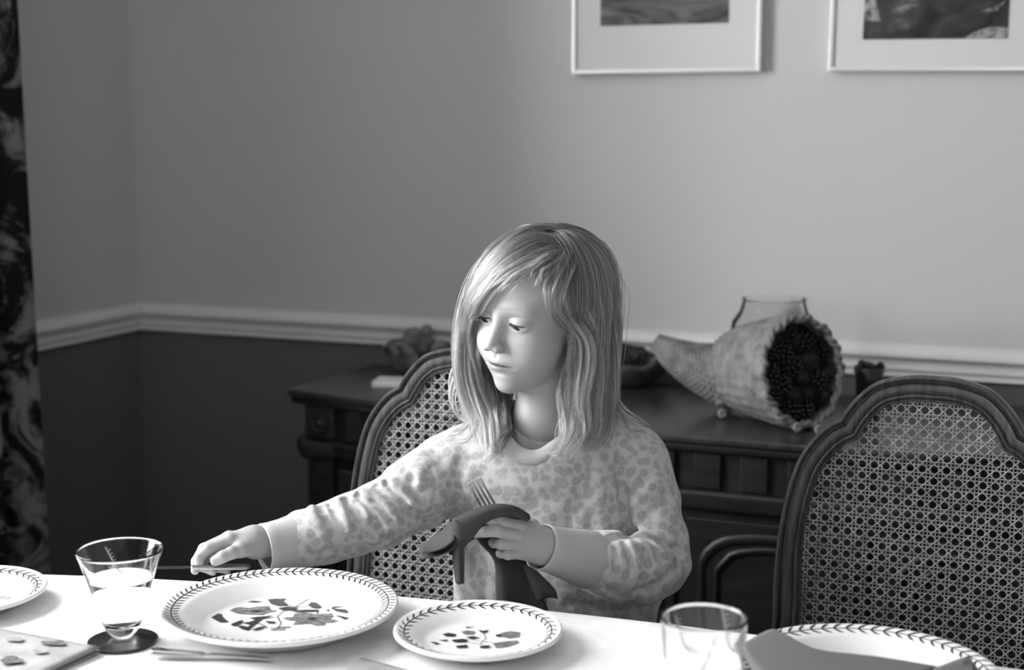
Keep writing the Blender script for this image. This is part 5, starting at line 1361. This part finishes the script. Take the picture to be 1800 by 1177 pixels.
# ------------------------------------------------------------------ fork wrapped in the dark napkin, held in her hand
f0, f1 = J(833, 843, 1.765), J(957, 1064, 1.800); fd = (f1-f0); FLn = np.linalg.norm(fd); fd /= FLn
fs = np.cross(fd, Fv); fs /= np.linalg.norm(fs); fs = -fs if np.dot(fs, Rv) < 0 else fs; fn_ = np.cross(fs, fd)
fork = thing('fork', 'steel fork held upright, its four tines showing above the dark napkin', 'fork', tuple(f0))
for k in range(4):
    x = (k-1.5)*.0052; q = MB()
    q.tube([fd*0+fs*x*.93, fd*.006+fs*x*.96, fd*.030+fs*x, fd*.040+fs*x*1.02, fd*.046+fs*x*.9], [.0005, .0010, .0013, .0015, .0018], 8, flat=.6, up=fn_).build('tine', M_steel, fork, smooth=True)
q = MB(); ss = [.038, .042, .050, .058, .066, .085, .12, .16, FLn-.012, FLn-.003, FLn]; ww = [.0095, .0100, .0098, .0075, .0038, .0030, .0036, .0052, .0068, .0058, .002]
q.tube([fd*s_ for s_ in ss], ww, 14, flat=.26, up=fn_); q.build('handle', M_steel, fork, smooth=True)
nk = thing('napkin', 'dark cloth napkin with hanging folds, held with a fork in the girl\'s hand', 'napkin', tuple(J(880, 950, 1.75)))
nL = np.array(nk.location)
M_nap2 = mat('napkin_dark_cotton', .055, .92, .12, bump=(900, .3, .0005))
def patch(name, rows, th=.0012, offs=0):
    P = [[J(*p)-nL for p in r] for r in rows]; return cloth_patch(P, M_nap2, name, nk, th=th, offs=offs)
patch('top_fold', [[(795, 913, 1.728), (822, 899, 1.728), (850, 888, 1.730), (880, 884, 1.735), (910, 889, 1.742), (930, 904, 1.752)],
                   [(797, 917, 1.717), (825, 905, 1.716), (852, 895, 1.716), (880, 890, 1.720), (910, 896, 1.728), (933, 911, 1.744)],
                   [(802, 932, 1.714), (828, 918, 1.714), (850, 904, 1.714), (876, 898, 1.718), (905, 900, 1.727), (930, 914, 1.742)],
                   [(808, 950, 1.716), (832, 932, 1.716), (848, 915, 1.717), (872, 904, 1.721), (900, 903, 1.729), (924, 913, 1.742)],
                   [(812, 966, 1.720), (835, 941, 1.720), (848, 921, 1.724), (868, 909, 1.728), (896, 906, 1.734), (918, 911, 1.745)]])
patch('back_fold', [[(797, 914, 1.729), (850, 889, 1.734), (890, 886, 1.742), (932, 908, 1.757)], [(805, 925, 1.742), (850, 905, 1.775), (890, 900, 1.790), (925, 915, 1.788)], [(812, 960, 1.745), (850, 935, 1.788), (880, 935, 1.796), (905, 945, 1.792)]])
patch('left_flap', [[(738, 960, 1.775), (752, 951, 1.772), (775, 934, 1.765), (796, 914, 1.745)],
                    [(742, 965, 1.750), (757, 962, 1.748), (778, 953, 1.740), (797, 932, 1.727)],
                    [(741, 970, 1.728), (760, 970, 1.722), (782, 963, 1.716), (799, 948, 1.712)]])
patch('left_flap_under', [[(737, 963, 1.778), (760, 960, 1.774), (780, 950, 1.766), (797, 930, 1.748)],
                    [(738, 975, 1.752), (760, 973, 1.748), (786, 966, 1.738), (800, 948, 1.730)],
                    [(741, 983, 1.732), (765, 977, 1.726), (788, 972, 1.720), (802, 957, 1.716)]], th=.0014)
for k, dx in enumerate((0, 4.5, 9)):
    patch('hanging_fold', [[(795+dx*.8, 914+k, 1.722-.001*k), (800+dx, 912+k, 1.718), (807+dx, 918, 1.716)],
                       [(794+dx*.9, 945, 1.727), (799+dx, 946, 1.718), (808+dx*.9, 948, 1.716)],
                       [(796+dx, 985, 1.730), (801+dx, 985, 1.721), (809+dx*.8, 986, 1.719)],
                       [(801+dx*.9, 1022-k*2, 1.730), (805+dx*.9, 1028-k*2, 1.725), (810+dx*.6, 1026, 1.723)]], th=.0012)
patch('lower_fold', [[(832, 936, 1.752), (848, 930, 1.770), (870, 925, 1.785), (895, 925, 1.795), (915, 930, 1.790)],
                     [(846, 960, 1.762), (862, 962, 1.775), (880, 966, 1.785), (905, 972, 1.790), (920, 978, 1.785)],
                     [(872, 980, 1.775), (885, 988, 1.768), (900, 995, 1.778), (918, 1003, 1.782), (934, 1010, 1.778)],
                     [(871, 1020, 1.778), (886, 1026, 1.768), (903, 1030, 1.776), (928, 1034, 1.778), (950, 1040, 1.772)],
                     [(872, 1058, 1.782), (888, 1070, 1.774), (908, 1080, 1.776), (938, 1085, 1.776), (968, 1078, 1.772)],
                     [(880, 1110, 1.79), (900, 1115, 1.785), (920, 1120, 1.785), (945, 1120, 1.785), (975, 1112, 1.78)]])
patch('corner_fold', [[(914, 985, 1.775), (928, 994, 1.765), (944, 1003, 1.768)],
                      [(926, 1012, 1.770), (944, 1018, 1.760), (964, 1024, 1.768)],
                      [(938, 1040, 1.768), (952, 1038, 1.758), (978, 1036, 1.768)],
                      [(948, 1058, 1.768), (962, 1048, 1.762), (980, 1052, 1.770)]])
# knife in the other hand
kk = cutlery_knife('table_knife', 'steel knife held level in the girl\'s hand behind the large plate', JR(196, 997, 1.690), JR(440, 995, 1.752), M_steel, M_steel, bl=.56)
